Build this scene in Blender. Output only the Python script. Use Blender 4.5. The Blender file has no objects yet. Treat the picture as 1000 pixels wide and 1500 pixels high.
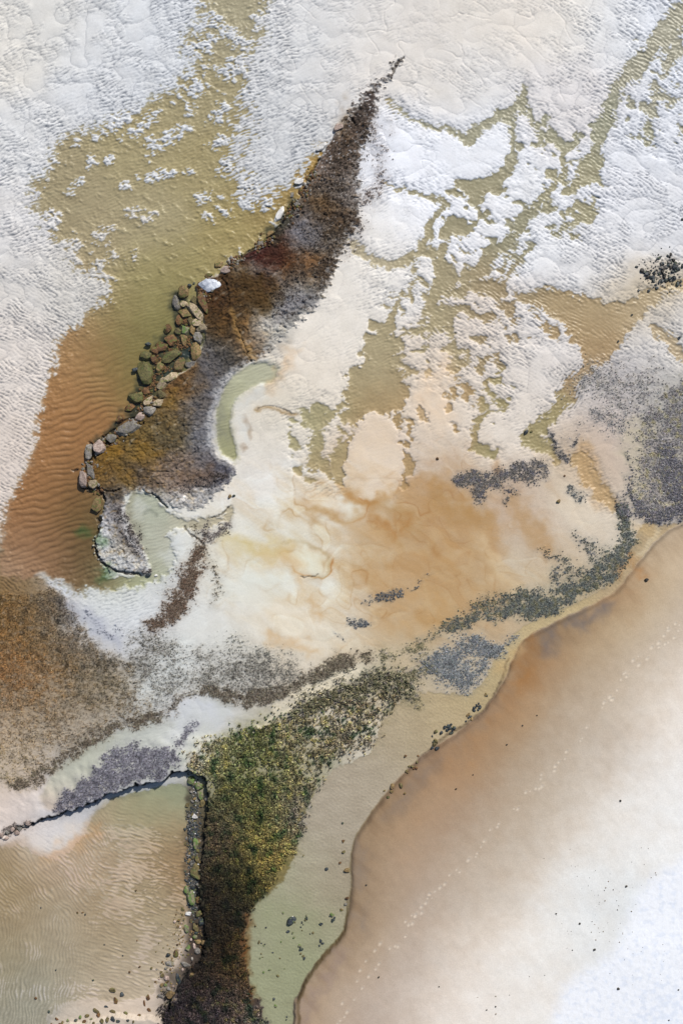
import bpy, math, random
from mathutils import Vector, noise as mnoise
C = bpy.context.scene.collection
SC = bpy.context.scene
R = math.radians
# ---------------------------------------------------------------- camera, sky, sun
U = 0.06                                   # metres per survey unit
def wx(u): return (u-500)*U
def wy(v): return (750-v)*U
cam = bpy.data.cameras.new('camera'); co = bpy.data.objects.new('camera', cam); C.objects.link(co)
co.location = (0, 0, 100.0); co.rotation_euler = (0, 0, 0)
cam.sensor_fit = 'VERTICAL'; cam.sensor_height = 36; cam.lens = 36*100.0/90.0
cam.clip_start = 1; cam.clip_end = 4000
SC.camera = co
SUN_EL, SUN_AZ = 42, 30                    # azimuth from the top of the picture towards the right
w = bpy.data.worlds.new('World'); SC.world = w; w.use_nodes = True
nt = w.node_tree; sky = nt.nodes.new('ShaderNodeTexSky'); sky.sky_type = 'NISHITA'; sky.sun_disc = False
sky.sun_elevation = R(SUN_EL); sky.sun_rotation = R(SUN_AZ)
nt.links.new(sky.outputs[0], nt.nodes['Background'].inputs[0]); nt.nodes['Background'].inputs[1].default_value = 0.075
sun = bpy.data.lights.new('sun', 'SUN'); so = bpy.data.objects.new('sun', sun); C.objects.link(so)
sun.energy = 4.1; sun.angle = R(0.5); sun.color = (1.0, .965, .92)
sd = Vector((math.sin(R(SUN_AZ))*math.cos(R(SUN_EL)), math.cos(R(SUN_AZ))*math.cos(R(SUN_EL)), math.sin(R(SUN_EL))))
so.rotation_euler = sd.to_track_quat('Z', 'Y').to_euler(); so.location = (20, 30, 60)
SC.view_settings.view_transform = 'Standard'; SC.view_settings.look = 'None'; SC.view_settings.gamma = 1; SC.view_settings.exposure = 0.22
# ---------------------------------------------------------------- terrain fields
# survey coordinates: u to the right, v downwards; 1 unit = 6 cm on the ground
import numpy as np
F32 = np.float32
def hexc(h):
    h = h.lstrip('#'); return np.array([int(h[i:i+2], 16)/255.0 for i in (0, 2, 4)], F32)
_rs = np.random.RandomState(7)
_perm = np.concatenate([_rs.permutation(1024)]*2).astype(np.int32)
_ga = np.arange(1024)/1024.0*2*np.pi
_gx = np.cos(_ga).astype(F32); _gy = np.sin(_ga).astype(F32)
def perlin(x, y, seed=0):
    x = np.asarray(x, F32)+F32(seed*17.31+500); y = np.asarray(y, F32)+F32(seed*9.73+500)
    xi = np.floor(x).astype(np.int32); yi = np.floor(y).astype(np.int32)
    fx = x-xi; fy = y-yi
    xa = xi & 1023; xb = (xi+1) & 1023; ya = yi & 1023; yb = (yi+1) & 1023
    pa = _perm[xa]; pb = _perm[xb]
    def g(p, yy, dx, dy):
        h = _perm[p+yy]; return _gx[h]*dx+_gy[h]*dy
    n00 = g(pa, ya, fx, fy); n10 = g(pb, ya, fx-1, fy); n01 = g(pa, yb, fx, fy-1); n11 = g(pb, yb, fx-1, fy-1)
    sx = fx*fx*fx*(fx*(fx*6-15)+10); sy = fy*fy*fy*(fy*(fy*6-15)+10)
    a = n00+sx*(n10-n00); b = n01+sx*(n11-n01)
    return (a+sy*(b-a))*F32(1.5)
def fbm(x, y, seed=0, octs=3, gain=0.5):
    s = 0; a = 1.0; t = 0
    for i in range(octs):
        s = s+a*perlin(x*(2.03**i), y*(2.03**i), seed+i*3); t += a; a *= gain
    return s/t
def sm(a, b, x):
    t = np.clip((x-a)/(b-a), 0, 1); return t*t*(3-2*t)
def rot(x, y, deg):
    a = np.radians(deg); return x*np.cos(a)+y*np.sin(a), -x*np.sin(a)+y*np.cos(a)

# coarse lattice for outlines and colour fields
CS = 4.0; CU0, CV0, CU1, CV1 = -420., -420., 1420., 1920.
cu = np.arange(CU0, CU1+CS, CS, dtype=F32); cv = np.arange(CV0, CV1+CS, CS, dtype=F32)
CX, CY = np.meshgrid(cu, cv)
def samp(f, x, y):
    i = np.clip((x-CU0)/CS, 0, len(cu)-1.001); j = np.clip((y-CV0)/CS, 0, len(cv)-1.001)
    i0 = i.astype(np.int32); j0 = j.astype(np.int32); a = (i-i0); b = (j-j0)
    if f.ndim == 3: a = a[..., None]; b = b[..., None]
    return (f[j0, i0]*(1-a)+f[j0, i0+1]*a)*(1-b)+(f[j0+1, i0]*(1-a)+f[j0+1, i0+1]*a)*b
def smooth_pts(P, closed, n=3):
    P = np.array(P, F32); N = len(P); out = []
    rng = range(N) if closed else range(N-1)
    for i in rng:
        if closed: a, b, c, d = P[i-1], P[i], P[(i+1) % N], P[(i+2) % N]
        else: a, b, c, d = P[max(i-1, 0)], P[i], P[i+1], P[min(i+2, N-1)]
        for k in range(n):
            t = k/n
            out.append(0.5*((2*b)+(-a+c)*t+(2*a-5*b+4*c-d)*t*t+(-a+3*b-3*c+d)*t**3))
    if not closed: out.append(P[-1])
    return np.array(out, F32)
def poly(P, n=2):
    """signed distance to a closed outline, negative inside (coarse field)"""
    P = smooth_pts(P, True, n); Q = np.roll(P, -1, 0)
    d = np.full(CX.shape, 1e9, F32); ins = np.zeros(CX.shape, bool)
    for (ax, ay), (bx, by) in zip(P, Q):
        ex, ey = bx-ax, by-ay
        t = np.clip(((CX-ax)*ex+(CY-ay)*ey)/(ex*ex+ey*ey+1e-6), 0, 1)
        d = np.minimum(d, (CX-ax-t*ex)**2+(CY-ay-t*ey)**2)
        if ay != by:
            c = ((ay > CY) != (by > CY)) & (CX < (bx-ax)*(CY-ay)/(by-ay)+ax)
            ins ^= c
    d = np.sqrt(d); return np.where(ins, -d, d)
def stroke(P, n=2):
    """P: (u, v, halfwidth) ; distance minus half width (coarse field)"""
    if len(P) == 1: return np.hypot(CX-P[0][0], CY-P[0][1])-P[0][2]
    P = smooth_pts(P, False, n); d = np.full(CX.shape, 1e9, F32)
    for (ax, ay, aw), (bx, by, bw) in zip(P[:-1], P[1:]):
        ex, ey = bx-ax, by-ay
        t = np.clip(((CX-ax)*ex+(CY-ay)*ey)/(ex*ex+ey*ey+1e-6), 0, 1)
        d = np.minimum(d, np.hypot(CX-ax-t*ex, CY-ay-t*ey)-(aw+(bw-aw)*t))
    return d
def union(*L):
    d = L[0]
    for e in L[1:]: d = np.minimum(d, e)
    return d
def strokes(*L): return union(*[stroke(s) for s in L])
def colfield(s, r=38.0, sat=.80):
    """smooth colour field from surveyed colour samples 'u v hex ...'"""
    t = s.split(); num = np.zeros(CX.shape+(3,), F32); den = np.zeros(CX.shape, F32)+1e-12
    for k in range(0, len(t), 3):
        u, v, c = float(t[k]), float(t[k+1]), hexc(t[k+2])
        d2 = (CX-u)**2+(CY-v)**2
        w = np.exp(-d2/(2*r*r))+1e-5/(1+d2/1e4)**2
        num += w[..., None]*c; den += w
    c = num/den[..., None]; g = c.mean(-1, keepdims=True); return g+(c-g)*sat

# --- surveyed outlines
BAY = [(290,-400),(285,0),(296,22),(268,50),(266,78),(289,92),(272,105),(251,126),(204,153),(160,170),(136,190),(88,200),(73,221),(68,255),(44,265),(46,300),(58,317),(64,337),(78,351),(98,372),(108,396),(150,420),(153,436),(129,446),(119,467),(99,484),(82,507),(75,538),(65,569),(60,600),(55,625),(49,661),(37,688),(24,716),(7,746),(2,790),(-5,830),(10,848),(51,852),(80,852),(112,864),(150,858),(160,845),(150,830),(160,800),(165,760),(165,736),(150,712),(142,690),(146,668),(162,655),(192,632),(222,606),(252,566),(280,535),(300,500),(306,450),(312,422),(342,400),(394,364),(424,332),(446,296),(464,264),(480,232),(476,205),(455,222),(425,262),(400,275),(370,262),(372,220),(378,180),(372,140),(368,100),(385,60),(395,20),(400,-400)]
FUZZ = [(370,60),(410,60),(420,120),(440,170),(452,205),(430,245),(400,280),(350,290),(330,240),(345,170)]
SHELF = [(586,88),(576,104),(569,120),(557,127),(553,140),(551,160),(542,190),(532,212),(524,240),(526,270),(528,300),(524,330),(508,352),(496,375),(488,400),(476,425),(462,448),(440,468),(420,490),(398,512),(380,526),(362,532),(345,545),(332,562),(318,590),(312,620),(314,655),(322,672),(342,680),(346,692),(330,712),(305,735),(285,746),(258,744),(240,735),(222,722),(200,717),(186,724),(182,740),(184,760),(196,782),(206,800),(213,820),(216,838),(190,841),(158,832),(143,812),(139,792),(148,765),(155,738),(147,714),(128,716),(120,700),(130,688),(130,662),(150,644),(178,626),(200,612),(215,596),(226,584),(236,572),(246,562),(262,548),(282,536),(297,515),(301,480),(296,450),(288,425),(292,412),(318,406),(330,394),(348,382),(372,364),(392,350),(410,335),(418,318),(430,302),(444,286),(452,262),(464,243),(476,222),(488,202),(500,184),(510,166),(522,150),(534,134),(548,122),(562,120),(570,104),(580,90)]
CRES = [(345,547),(330,565),(318,600),(316,630),(320,655),(330,670),(345,674),(347,655),(339,635),(338,612),(344,592),(356,576),(375,566),(400,560),(408,540),(390,530),(365,535)]
LOBES = [(455,822,32,21,-10,'d6cfb4',.6),(372,862,46,34,20,'d4d2c4',.4),(518,745,20,16,20,'d8d5c6',.7),(478,738,24,13,-15,'dacdb4',.5),(420,905,44,28,-20,'dccdb2',.3),(560,792,32,14,-30,'cba97c',.3),(842,745,44,22,-40,'d8cab2',.35)]
MIXZ = [[(655,262),(700,262),(770,285),(775,330),(760,395),(735,440),(700,465),(640,480),(590,500),(560,470),(585,425),(600,390),(640,350),(650,300)],[(762,140),(800,170),(850,185),(890,200),(885,250),(880,330),(820,345),(770,330),(790,280),(760,230),(745,180)],[(430,600),(500,590),(600,600),(600,660),(590,715),(520,715),(440,715),(420,650)],[(560,430),(650,420),(760,420),(800,450),(800,500),(740,500),(670,530),(620,560),(560,560),(530,500)],[(660,480),(720,500),(745,560),(745,600),(690,640),(650,600)],[(935,60),(1100,20),(1100,200),(990,220),(920,200)],[(360,40),(405,40),(440,150),(450,215),(380,290),(330,320),(290,300),(320,220),(330,120)]]
POOL2 = [(195,722),(215,720),(235,732),(242,747),(270,757),(310,762),(330,750),(338,742),(344,750),(328,766),(300,776),(262,776),(246,785),(256,810),(254,832),(235,848),(215,858),(150,862),(150,850),(190,846),(218,840),(215,820),(205,800),(195,780),(185,755),(185,735)]
BIGR = [(772,428),(810,419),(847,433),(878,436),(912,444),(949,422),(1000,408),(1120,380),(1300,380),(1300,440),(1000,430),(973,438),(942,462),(925,482),(898,518),(871,540),(848,560),(838,585),(815,592),(826,560),(850,535),(852,508),(826,478),(800,458),(765,442)]
MIDW = [(537,490),(565,487),(582,501),(582,518),(575,538),(592,545),(594,592),(568,610),(534,610),(507,592),(514,565),(507,545),(534,531),(531,504)]
LBAND = [(60,1165),(80,1130),(110,1105),(150,1080),(190,1064),(230,1055),(262,1035),(300,1020),(330,1018),(345,1030),(330,1055),(300,1085),(278,1110),(260,1125),(215,1140),(170,1152),(120,1172),(85,1190)]
POND = [(-400,1240),(0,1236),(30,1224),(60,1248),(100,1240),(130,1200),(150,1175),(190,1158),(230,1150),(270,1142),(285,1160),(290,1200),(285,1250),(280,1300),(278,1340),(270,1400),(240,1450),(215,1470),(180,1478),(130,1475),(80,1490),(60,1560),(0,1700),(-400,1800)]
CHAN = [(940,768),(968,770),(1005,764),(960,790),(935,822),(920,840),(900,866),(860,888),(800,917),(765,938),(752,962),(726,1016),(692,1055),(641,1090),(600,1122),(562,1165),(528,1212),(513,1250),(514,1300),(508,1345),(496,1375),(470,1402),(448,1430),(434,1465),(430,1500),(425,1900),(330,1900),(385,1500),(372,1462),(360,1410),(358,1370),(370,1330),(410,1295),(432,1250),(440,1205),(468,1150),(500,1122),(545,1102),(556,1060),(590,1020),(640,1015),(690,1015),(712,990),(735,950),(765,918),(850,882),(905,842),(922,806)]
BEACHP = [(1400,640),(1060,735),(1000,764),(960,790),(935,822),(920,840),(900,866),(860,888),(800,917),(765,938),(752,962),(726,1016),(692,1055),(641,1090),(600,1122),(562,1165),(528,1212),(513,1250),(514,1300),(508,1345),(496,1375),(470,1402),(448,1430),(434,1465),(428,1500),(425,1900),(1400,1900)]
WHITEB = [(1420,1000),(1060,1200),(1000,1243),(962,1266),(922,1308),(902,1365),(870,1398),(822,1432),(806,1470),(790,1540),(770,1900),(1420,1900)]
LEDGE_UP = [(-400,1330),(-60,1260),(0,1232),(25,1212),(50,1203),(85,1193),(130,1175),(160,1160),(200,1149),(238,1141),(255,1131),(284,1128),(301,1138),(306,1160),(304,1200),(297,1250),(293,1300),(298,1340),(302,1375),(298,1400),(270,1432),(256,1460),(240,1490),(190,1484),(150,1488),(120,1500),(80,1506),(60,1600),(-50,1900),(460,1900),(440,1400),(560,1100),(420,900),(100,900),(-400,900)]
CHANNELS = [
 [(570,146,1),(580,162,1.5),(600,177,2),(630,184,2.5),(655,190,3),(682,198,3)], [(556,264,.5),(575,274,1),(600,283,1.5),(625,288,2),(655,296,3)], [(505,352,3),(530,366,4)],
 [(1100,-40,22),(1010,8,14),(985,35,15),(960,66,11),(929,99,11),(905,126,8),(895,156,9),(878,192,13),(874,215,7),(866,240,14),(862,258,15)],
 [(990,68,9),(976,92,8),(966,108,4)], [(946,156,7),(950,160,7)], [(956,126,5),(958,127,5)],
 [(765,134,5),(765,152,8),(735,166,6),(706,183,5),(690,196,7),(682,203,8)], [(740,170,6),(750,195,4),(749,225,5),(742,250,6),(715,270,12),(690,276,12),(668,268,5)],
 [(770,158,3),(780,175,2.5),(788,190,2.5),(812,204,3),(823,220,5),(824,240,4),(826,254,4),(812,272,3.5),(796,289,5),(780,305,7),(764,330,5),(752,350,6),(721,371,9),(701,400,8),(680,401,6)],
 [(786,190,2),(800,212,2.5),(786,217,2)], [(823,222,4),(838,212,3),(840,196,4)], [(866,262,9),(850,270,8),(842,280,4)], [(700,285,12),(694,300,8)],
 [(674,334,15),(660,330,12),(650,345,8)], [(850,304,10),(862,312,8),(842,328,4),(815,338,4),(806,336,3)], [(779,361,3),(768,366,3),(754,392,4),(744,400,5)],
 [(728,424,15),(712,420,10),(694,420,9),(667,430,8),(650,425,6)], [(742,452,7),(744,462,6)], [(810,488,7),(812,492,6)], [(842,496,5),(838,500,4)],
 [(680,533,6),(683,535,5)], [(702,542,4),(706,544,4)], [(664,508,6),(664,514,5)], [(663,488,5),(663,492,5)], [(705,590,5),(706,598,4)], [(728,590,6),(736,596,5)], [(664,572,5),(668,580,4)],
 [(520,362,6),(536,376,5),(556,386,5),(578,387,5),(597,380,6),(616,367,5),(624,340,6),(634,318,3),(655,300,3)],
 [(643,388,9),(656,410,14),(640,430,8),(634,458,13),(656,463,12),(620,484,7),(600,486,5)], [(582,443,4),(576,466,6),(567,486,9),(548,500,12),(536,512,10)],
 [(650,361,6),(640,380,8)], [(600,430,4),(606,440,3)], [(446,606,9),(466,618,12),(484,606,6)], [(466,640,9),(462,662,9),(458,682,7)], [(514,614,12),(540,618,12),(530,636,8),(519,644,8),(502,664,12),(501,686,14),(514,699,7),(497,705,6)],
 [(584,612,6),(577,630,5),(574,648,5),(584,668,8),(599,681,5),(590,697,6),(592,715,5)], [(616,605,5),(622,612,4)],
 [(838,575,8),(820,592,7),(804,608,7),(793,626,10),(776,642,10),(790,650,8),(806,656,6),(816,676,4)],
 [(711,608,3.5),(696,632,2.5),(692,653,4),(712,664,5),(727,660,3.5)],
 [(850,676,12),(864,702,11),(884,726,9),(900,747,5)], [(959,480,8),(980,500,9),(995,520,7)], [(700,308,4),(712,318,3)],
]
HOMES = [(115,272,8),(163,232,5),(183,312,0)]
ISLES = [(135,237,8,4,60),(160,233,6,4,60),(116,268,9,5,50),(185,272,5,6,60),(205,188,16,5,35),(245,205,22,6,35),(268,190,8,5,30),(175,180,12,5,30),(222,210,7,8,60),(288,130,10,8,60),(280,160,6,5,60),(320,165,12,8,50),(325,205,14,6,30),(230,258,18,5,10),(335,245,12,6,20),(300,288,10,5,20),(318,30,7,9,80),(300,62,18,6,20),(335,50,8,8,60),(345,95,7,10,70),(330,105,8,10,60),(280,252,5,4,0),(252,255,7,4,20),(75,325,10,6,60),(150,345,12,9,50),(112,358,8,5,30),(225,312,5,3,0),(195,310,10,5,10),(215,322,8,4,0),(148,385,11,6,50),(167,375,9,5,0),(192,378,9,6,60),(140,420,13,10,60),(325,308,9,4,-30),(360,300,9,5,-20),(305,318,8,4,-20),(385,300,9,6,0),(372,288,7,5,0),(362,275,10,5,0),(395,25,6,12,85),(350,60,7,8,60),(372,130,9,8,50)]

GROUND = """0 60 d6d0c4 70 30 cdcac2 150 60 cfcfcd 220 40 cbcdce 60 220 d0cfcc 160 120 cccdcd 240 100 c8cacb 30 330 cfcbc6 40 420 cfc9c0 100 420 c9c3b8 20 500 d6cbbf 20 560 d8cbbd 20 640 d4c3b2 10 720 d3c2b2
450 60 cecdca 530 40 d6d0c7 620 60 d5cdc2 700 30 d9d0c2 760 30 dfd4c5 640 130 d8d0c4 820 50 ddd6ca 900 60 dadad9 560 100 dad2c7 480 130 cfcbc5 430 130 c8c8c6 420 200 c6c6c4 480 30 cfcdc9 700 110 d5d1cb
800 150 d9d3ce 690 230 dfe0e3 620 210 dfe1e6 720 200 e0e1e3 600 250 e6e7eb 560 340 e0dad0 600 320 e8e9ed 950 200 d6d8dc 950 320 d5d5d6 880 380 d8d6d4 780 320 dedede 720 340 e0dfdf 880 280 dcdcde 970 60 dadde2 850 130 d8d2ce 580 210 e2e4e9
540 420 ddd5c8 480 480 dfd5c4 450 540 dfd0bb 430 590 d9ccb5 570 400 dfd8cc 600 420 dad6d0 500 440 ded5c6 490 560 ddd0bb 520 480 dcd2c2 400 590 d3c4a8 385 640 d3cab8
690 460 d8c8b6 640 520 d5c3ad 760 540 d9cec1 820 560 d6cec4 620 590 dac3a6 680 600 dbc8b0 740 650 dacdbb 640 640 d7c2a8 550 660 d9bd9e 560 700 d8bea1 800 480 d4cdc6 700 520 d6c7b6 780 600 d8cab8 600 540 d5c3ac 650 560 d8c5ac
400 640 d6ccba 380 690 d9d2c6 400 730 dacdb8 440 760 d9caad 350 780 d7d2c4 330 830 d4d2c4 370 850 d8d0be 420 800 cfbf98 450 820 d3c8ac 470 860 d9ccb2 400 900 dacdb3 340 930 d2cdbe 430 950 dac5a3 370 810 cdbd96 500 900 d9c4a0 470 920 dcc8a6
540 770 cda878 620 760 c29866 680 800 be8c56 600 840 c49866 560 900 c59a68 620 920 c49860 690 860 c49660 720 880 c59862 520 830 d0b084 540 740 cda87a 660 720 bd8e5f 640 700 c9a27a 520 710 d5b894 570 810 c2945f 650 760 bb8850 700 840 bf8e55 500 790 d6c09a 480 740 dccaaa 610 890 cb9f68
740 800 d1bd9c 765 840 d1c0a1 730 750 c79c70 785 785 bd8f62 770 740 bf9470 810 720 d3bf9f 830 750 d5c2a5 870 760 d6c7b0 820 810 cbae88 700 700 cfb390 860 800 d4c2a8 900 690 d0b9a8 880 630 ccb7a8 850 660 c7a274 870 700 c49c6e 900 740 d0bc9c 850 850 c19c66 820 880 c5a878 740 860 cbb086
850 560 c8beb4 900 560 b5aeac 940 500 cbc6c0 960 680 a89e92 980 600 a8a498 990 500 cfc8be 930 440 c8b08a
200 900 d0d2d4 240 860 c8cac6 300 900 cfcdc3 300 960 cfcfc6 250 1000 cccdc7 350 980 c4c2ba 150 900 cfd1d6 110 880 c5c8cc 50 900 8c6e44 20 880 8a6436 50 1000 9d8260 100 1060 ab9a82 10 1130 c2a98a 120 1000 9d8a6e 200 1100 b4b5b2 150 1120 b5b6b0 300 1070 cbcac6 30 1180 d6c2b6 70 1215 cfccc9 20 1220 d2c0b0 100 1160 a5a5a8 160 860 b9bba0
450 1020 d0c4b0 520 990 d3c5aa 600 980 c4ae88 660 980 c4ac86 560 950 cfae7c 640 950 caa87a 350 1120 8c8560 330 1250 4c4430 300 1450 3a302c 205 1478 c4b19a 100 1482 bdac96 232 1462 c0ac96 60 1490 b5a690 150 1480 c2b09a 320 1400 40342a 420 1250 84713c 400 1100 aaa080"""
BED = """330 50 a59979 300 130 a3936a 200 220 a69569 100 280 a2916c 300 250 a59363 380 260 a08f5e 440 262 a67e38 460 235 ad8336 400 300 a28446 350 340 a48f54 150 350 a6946e 220 330 a89870 130 420 a8926c 200 420 9f905c 250 400 a08e56 170 470 9c7f4b 210 470 8e8044 110 500 a97c4d 90 560 aa7440 150 540 9c713c 190 530 7f6f36 80 640 a86f3c 120 620 9c6837 60 720 a46b3b 100 720 8d6034 130 760 6c5429 40 790 9d693e 90 800 805833 130 830 5c4c28 110 850 7d5a39 60 830 98694a 240 440 8c8146 225 500 716b36 20 840 a58468
700 190 9b9579 880 190 918f76 867 252 9e9470 940 100 9b957e 680 275 9a8f6c 660 400 a3946e 560 540 a8966e 620 460 a6946c 850 470 ab8f63 900 450 b1966c 870 510 a98354 720 430 a0865f 985 430 b59c74 460 620 a79c70 500 680 aa9060 548 620 a58857 582 650 b08a58 785 640 a08f5e 861 690 bb9564 890 740 b5986c 520 370 b6a684 600 600 b08d5c 970 490 b39b78 750 350 928b6c
340 600 a9a881 335 640 9d9a68 370 550 b2b093 210 740 a9ad98 230 800 b0b1a1 290 765 b6ac90 330 750 bbab8b 180 858 a4a97c
130 1110 9fa388 200 1080 acaf9c 260 1060 b2b5aa 250 1165 949d7e 200 1180 9c9b75 150 1190 aa9474 230 1220 aa8e6a 260 1250 9f7a52 100 1240 bfa084 60 1265 b49780 150 1250 b19376 20 1300 9c8258 20 1340 a78a68 10 1390 9c8d70 80 1350 ac9b84 150 1340 a88a68 200 1310 ab9472 180 1380 ab977a 100 1400 ab987e 60 1450 969080 200 1440 b59d85 150 1465 bba58c 220 1460 c6b29a
930 790 bb9d76 780 930 c6aa7a 700 1010 bca274 650 1050 bea47c 600 1090 b29d7f 550 1150 b09f8b 480 1210 ad9d8b 450 1270 aba38b 400 1320 a19f80 400 1380 9b9a7c 450 1360 9c9d7a 470 1330 a4987d 420 1440 9a9d77 410 1480 9b9a79 490 1290 a38f79"""
BEACH = """1000 775 cfbca8 960 800 d0bca6 900 870 c29f7a 850 915 b08860 800 935 8e7c6c 780 975 a97545 745 1035 b58152 730 990 cbb6a0 705 1055 a98f74 650 1105 ad8c72 700 1110 b98a60 600 1160 ac8e70 650 1170 b3865f 560 1215 a88d70 620 1230 b8916f 535 1300 a98f74 600 1300 b6967c 520 1360 a28969 560 1370 ab9484 480 1430 a9927f 540 1440 bda593 470 1490 b69d88 500 1490 c6b09c
950 860 c9ae8c 900 930 c0a37d 850 990 bb9a73 800 1070 b59672 760 1150 b59774 930 900 c6aa86 870 960 bd9e78 930 960 cbb498 880 1020 c8b092 840 1090 cab69e 790 1150 c8b59d 720 1230 c6b298 680 1290 cab8a2 700 1210 b5977a 650 1290 c0a68c 620 1360 cab5a0 580 1440 d4c2b2 980 930 d3c0ab 940 1020 d8cabd 900 1080 d2c5ba 850 1130 d3c6b9 800 1200 d5c8bb 730 1280 d8cbbf 680 1360 dcd1c7 640 1440 dfd4cb 870 1060 cbb8a3 960 970 d6c8ba
990 1050 e3deda 940 1150 dddad8 880 1200 dcd9d6 850 1300 d9dadb 880 1350 d0d5da 800 1380 dedad6 750 1450 dfdad6 1000 1180 e0e0e1 1100 900 e0dcd8 1000 1000 dfd6ce"""
SHELFC = """575 100 4e4640 535 150 463c37 525 180 4c4038 500 210 55463a 480 250 5e5046 500 280 6a625c 460 290 5e5244 430 310 4c3e30 480 320 4a3826 470 350 5c5448 440 345 66646a 400 360 43200c 415 385 46280f 440 390 6b4a2c 480 390 4c3e2e 390 420 402c16 360 430 4e3c22 440 420 6e6c66 420 450 7a7872 330 430 4b3418 340 480 523c20 400 480 908c84 370 500 6a5238 310 540 54504f 330 520 4a4640 280 550 5c452a 250 560 664724 240 590 5a4c3a 290 600 5a5147 250 640 534934 230 620 63502a 200 660 5e4c28 160 660 6e5220 150 690 6a4e24 190 700 574734 180 720 4e463c 220 690 5f4e3c 260 690 6a594c 290 690 5c5048 310 640 6f7074 320 690 4a4850 335 690 4c4c56 270 720 8a8078 300 720 90908e 170 750 6e6a6a 190 780 4c4644 160 780 98989a 160 810 a09c90 180 800 756a58 200 830 9c9ea0 150 800 a6a8a8 260 740 a0a09a"""

# --- coarse fields, computed once
K = {}
def prep():
    K['bay'] = poly(BAY); K['fuzzy'] = poly(FUZZ); K['shelf'] = poly(SHELF); K['cres'] = poly(CRES); K['pool2'] = poly(POOL2)
    K['bigr'] = poly(BIGR); K['midw'] = poly(MIDW); K['lband'] = poly(LBAND); K['pond'] = poly(POND); K['chan'] = poly(CHAN)
    K['beach'] = poly(BEACHP); K['whiteb'] = poly(WHITEB); K['ledge'] = poly(LEDGE_UP); K['ledgeline'] = stroke([(u, v, 0) for u, v in LEDGE_UP[:26]]); K['creek'] = strokes(*CHANNELS); K['mix'] = union(*[poly(q) for q in MIXZ[:6]]); K['mixb'] = poly(MIXZ[6])
    K['ground'] = colfield(GROUND, 34); K['bed'] = colfield(BED, 34, .72); K['beachc'] = colfield(BEACH, 46, .80); K['shelfc'] = colfield(SHELFC, 17, .92)
    for k, a in ALGAE.items(): K['a_'+k] = a['d']()
    for k, a in STAINS_SHADE.items(): K['s_'+k] = a[0]()
    K['algc'] = colfield(ALGC, 26, .70)

# weed carpets: d = outline, s = softness, n = cover, c = clump size, col = colours
ALGC = """0 880 7a5626 60 880 6c5028 20 920 855a28 60 930 7c5a2c 20 980 86582a 60 1000 80592e 110 960 7a5c34 0 1040 8f6f48 60 1060 7f6440 120 1030 6f5a3c 150 1000 5f5236 170 1030 6a5a40 60 1110 8a7048 100 1090 726048 20 1140 7f6a40
95 880 5e5650 120 925 625a52 80 905 665846 150 955 5d5242
350 1130 4c5426 330 1160 4a4a26 330 1200 46402a 380 1200 545426 340 1280 2c2c18 370 1290 3c3a1c 390 1260 86702c 400 1225 7a6a30 410 1290 8c7634 330 1350 241f12 310 1400 2c2014 300 1460 342a2a 350 1440 4c3824 360 1480 5e5048 400 1150 5f5c30 370 1100 5a5c2c 440 1090 6f643c 310 1230 4c3a2c 308 1310 2f2218 320 1110 6e6844 450 1060 6b6142 520 1040 6e6146 560 1010 63583e 480 1120 5f5440 440 1140 686030 440 1200 55504c 455 1180 6a6054 280 1100 7a6a50 290 1380 1f1810 260 1480 332a2c 300 1500 3c3234 350 1400 3a2a18 365 1400 6e5220"""
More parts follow.
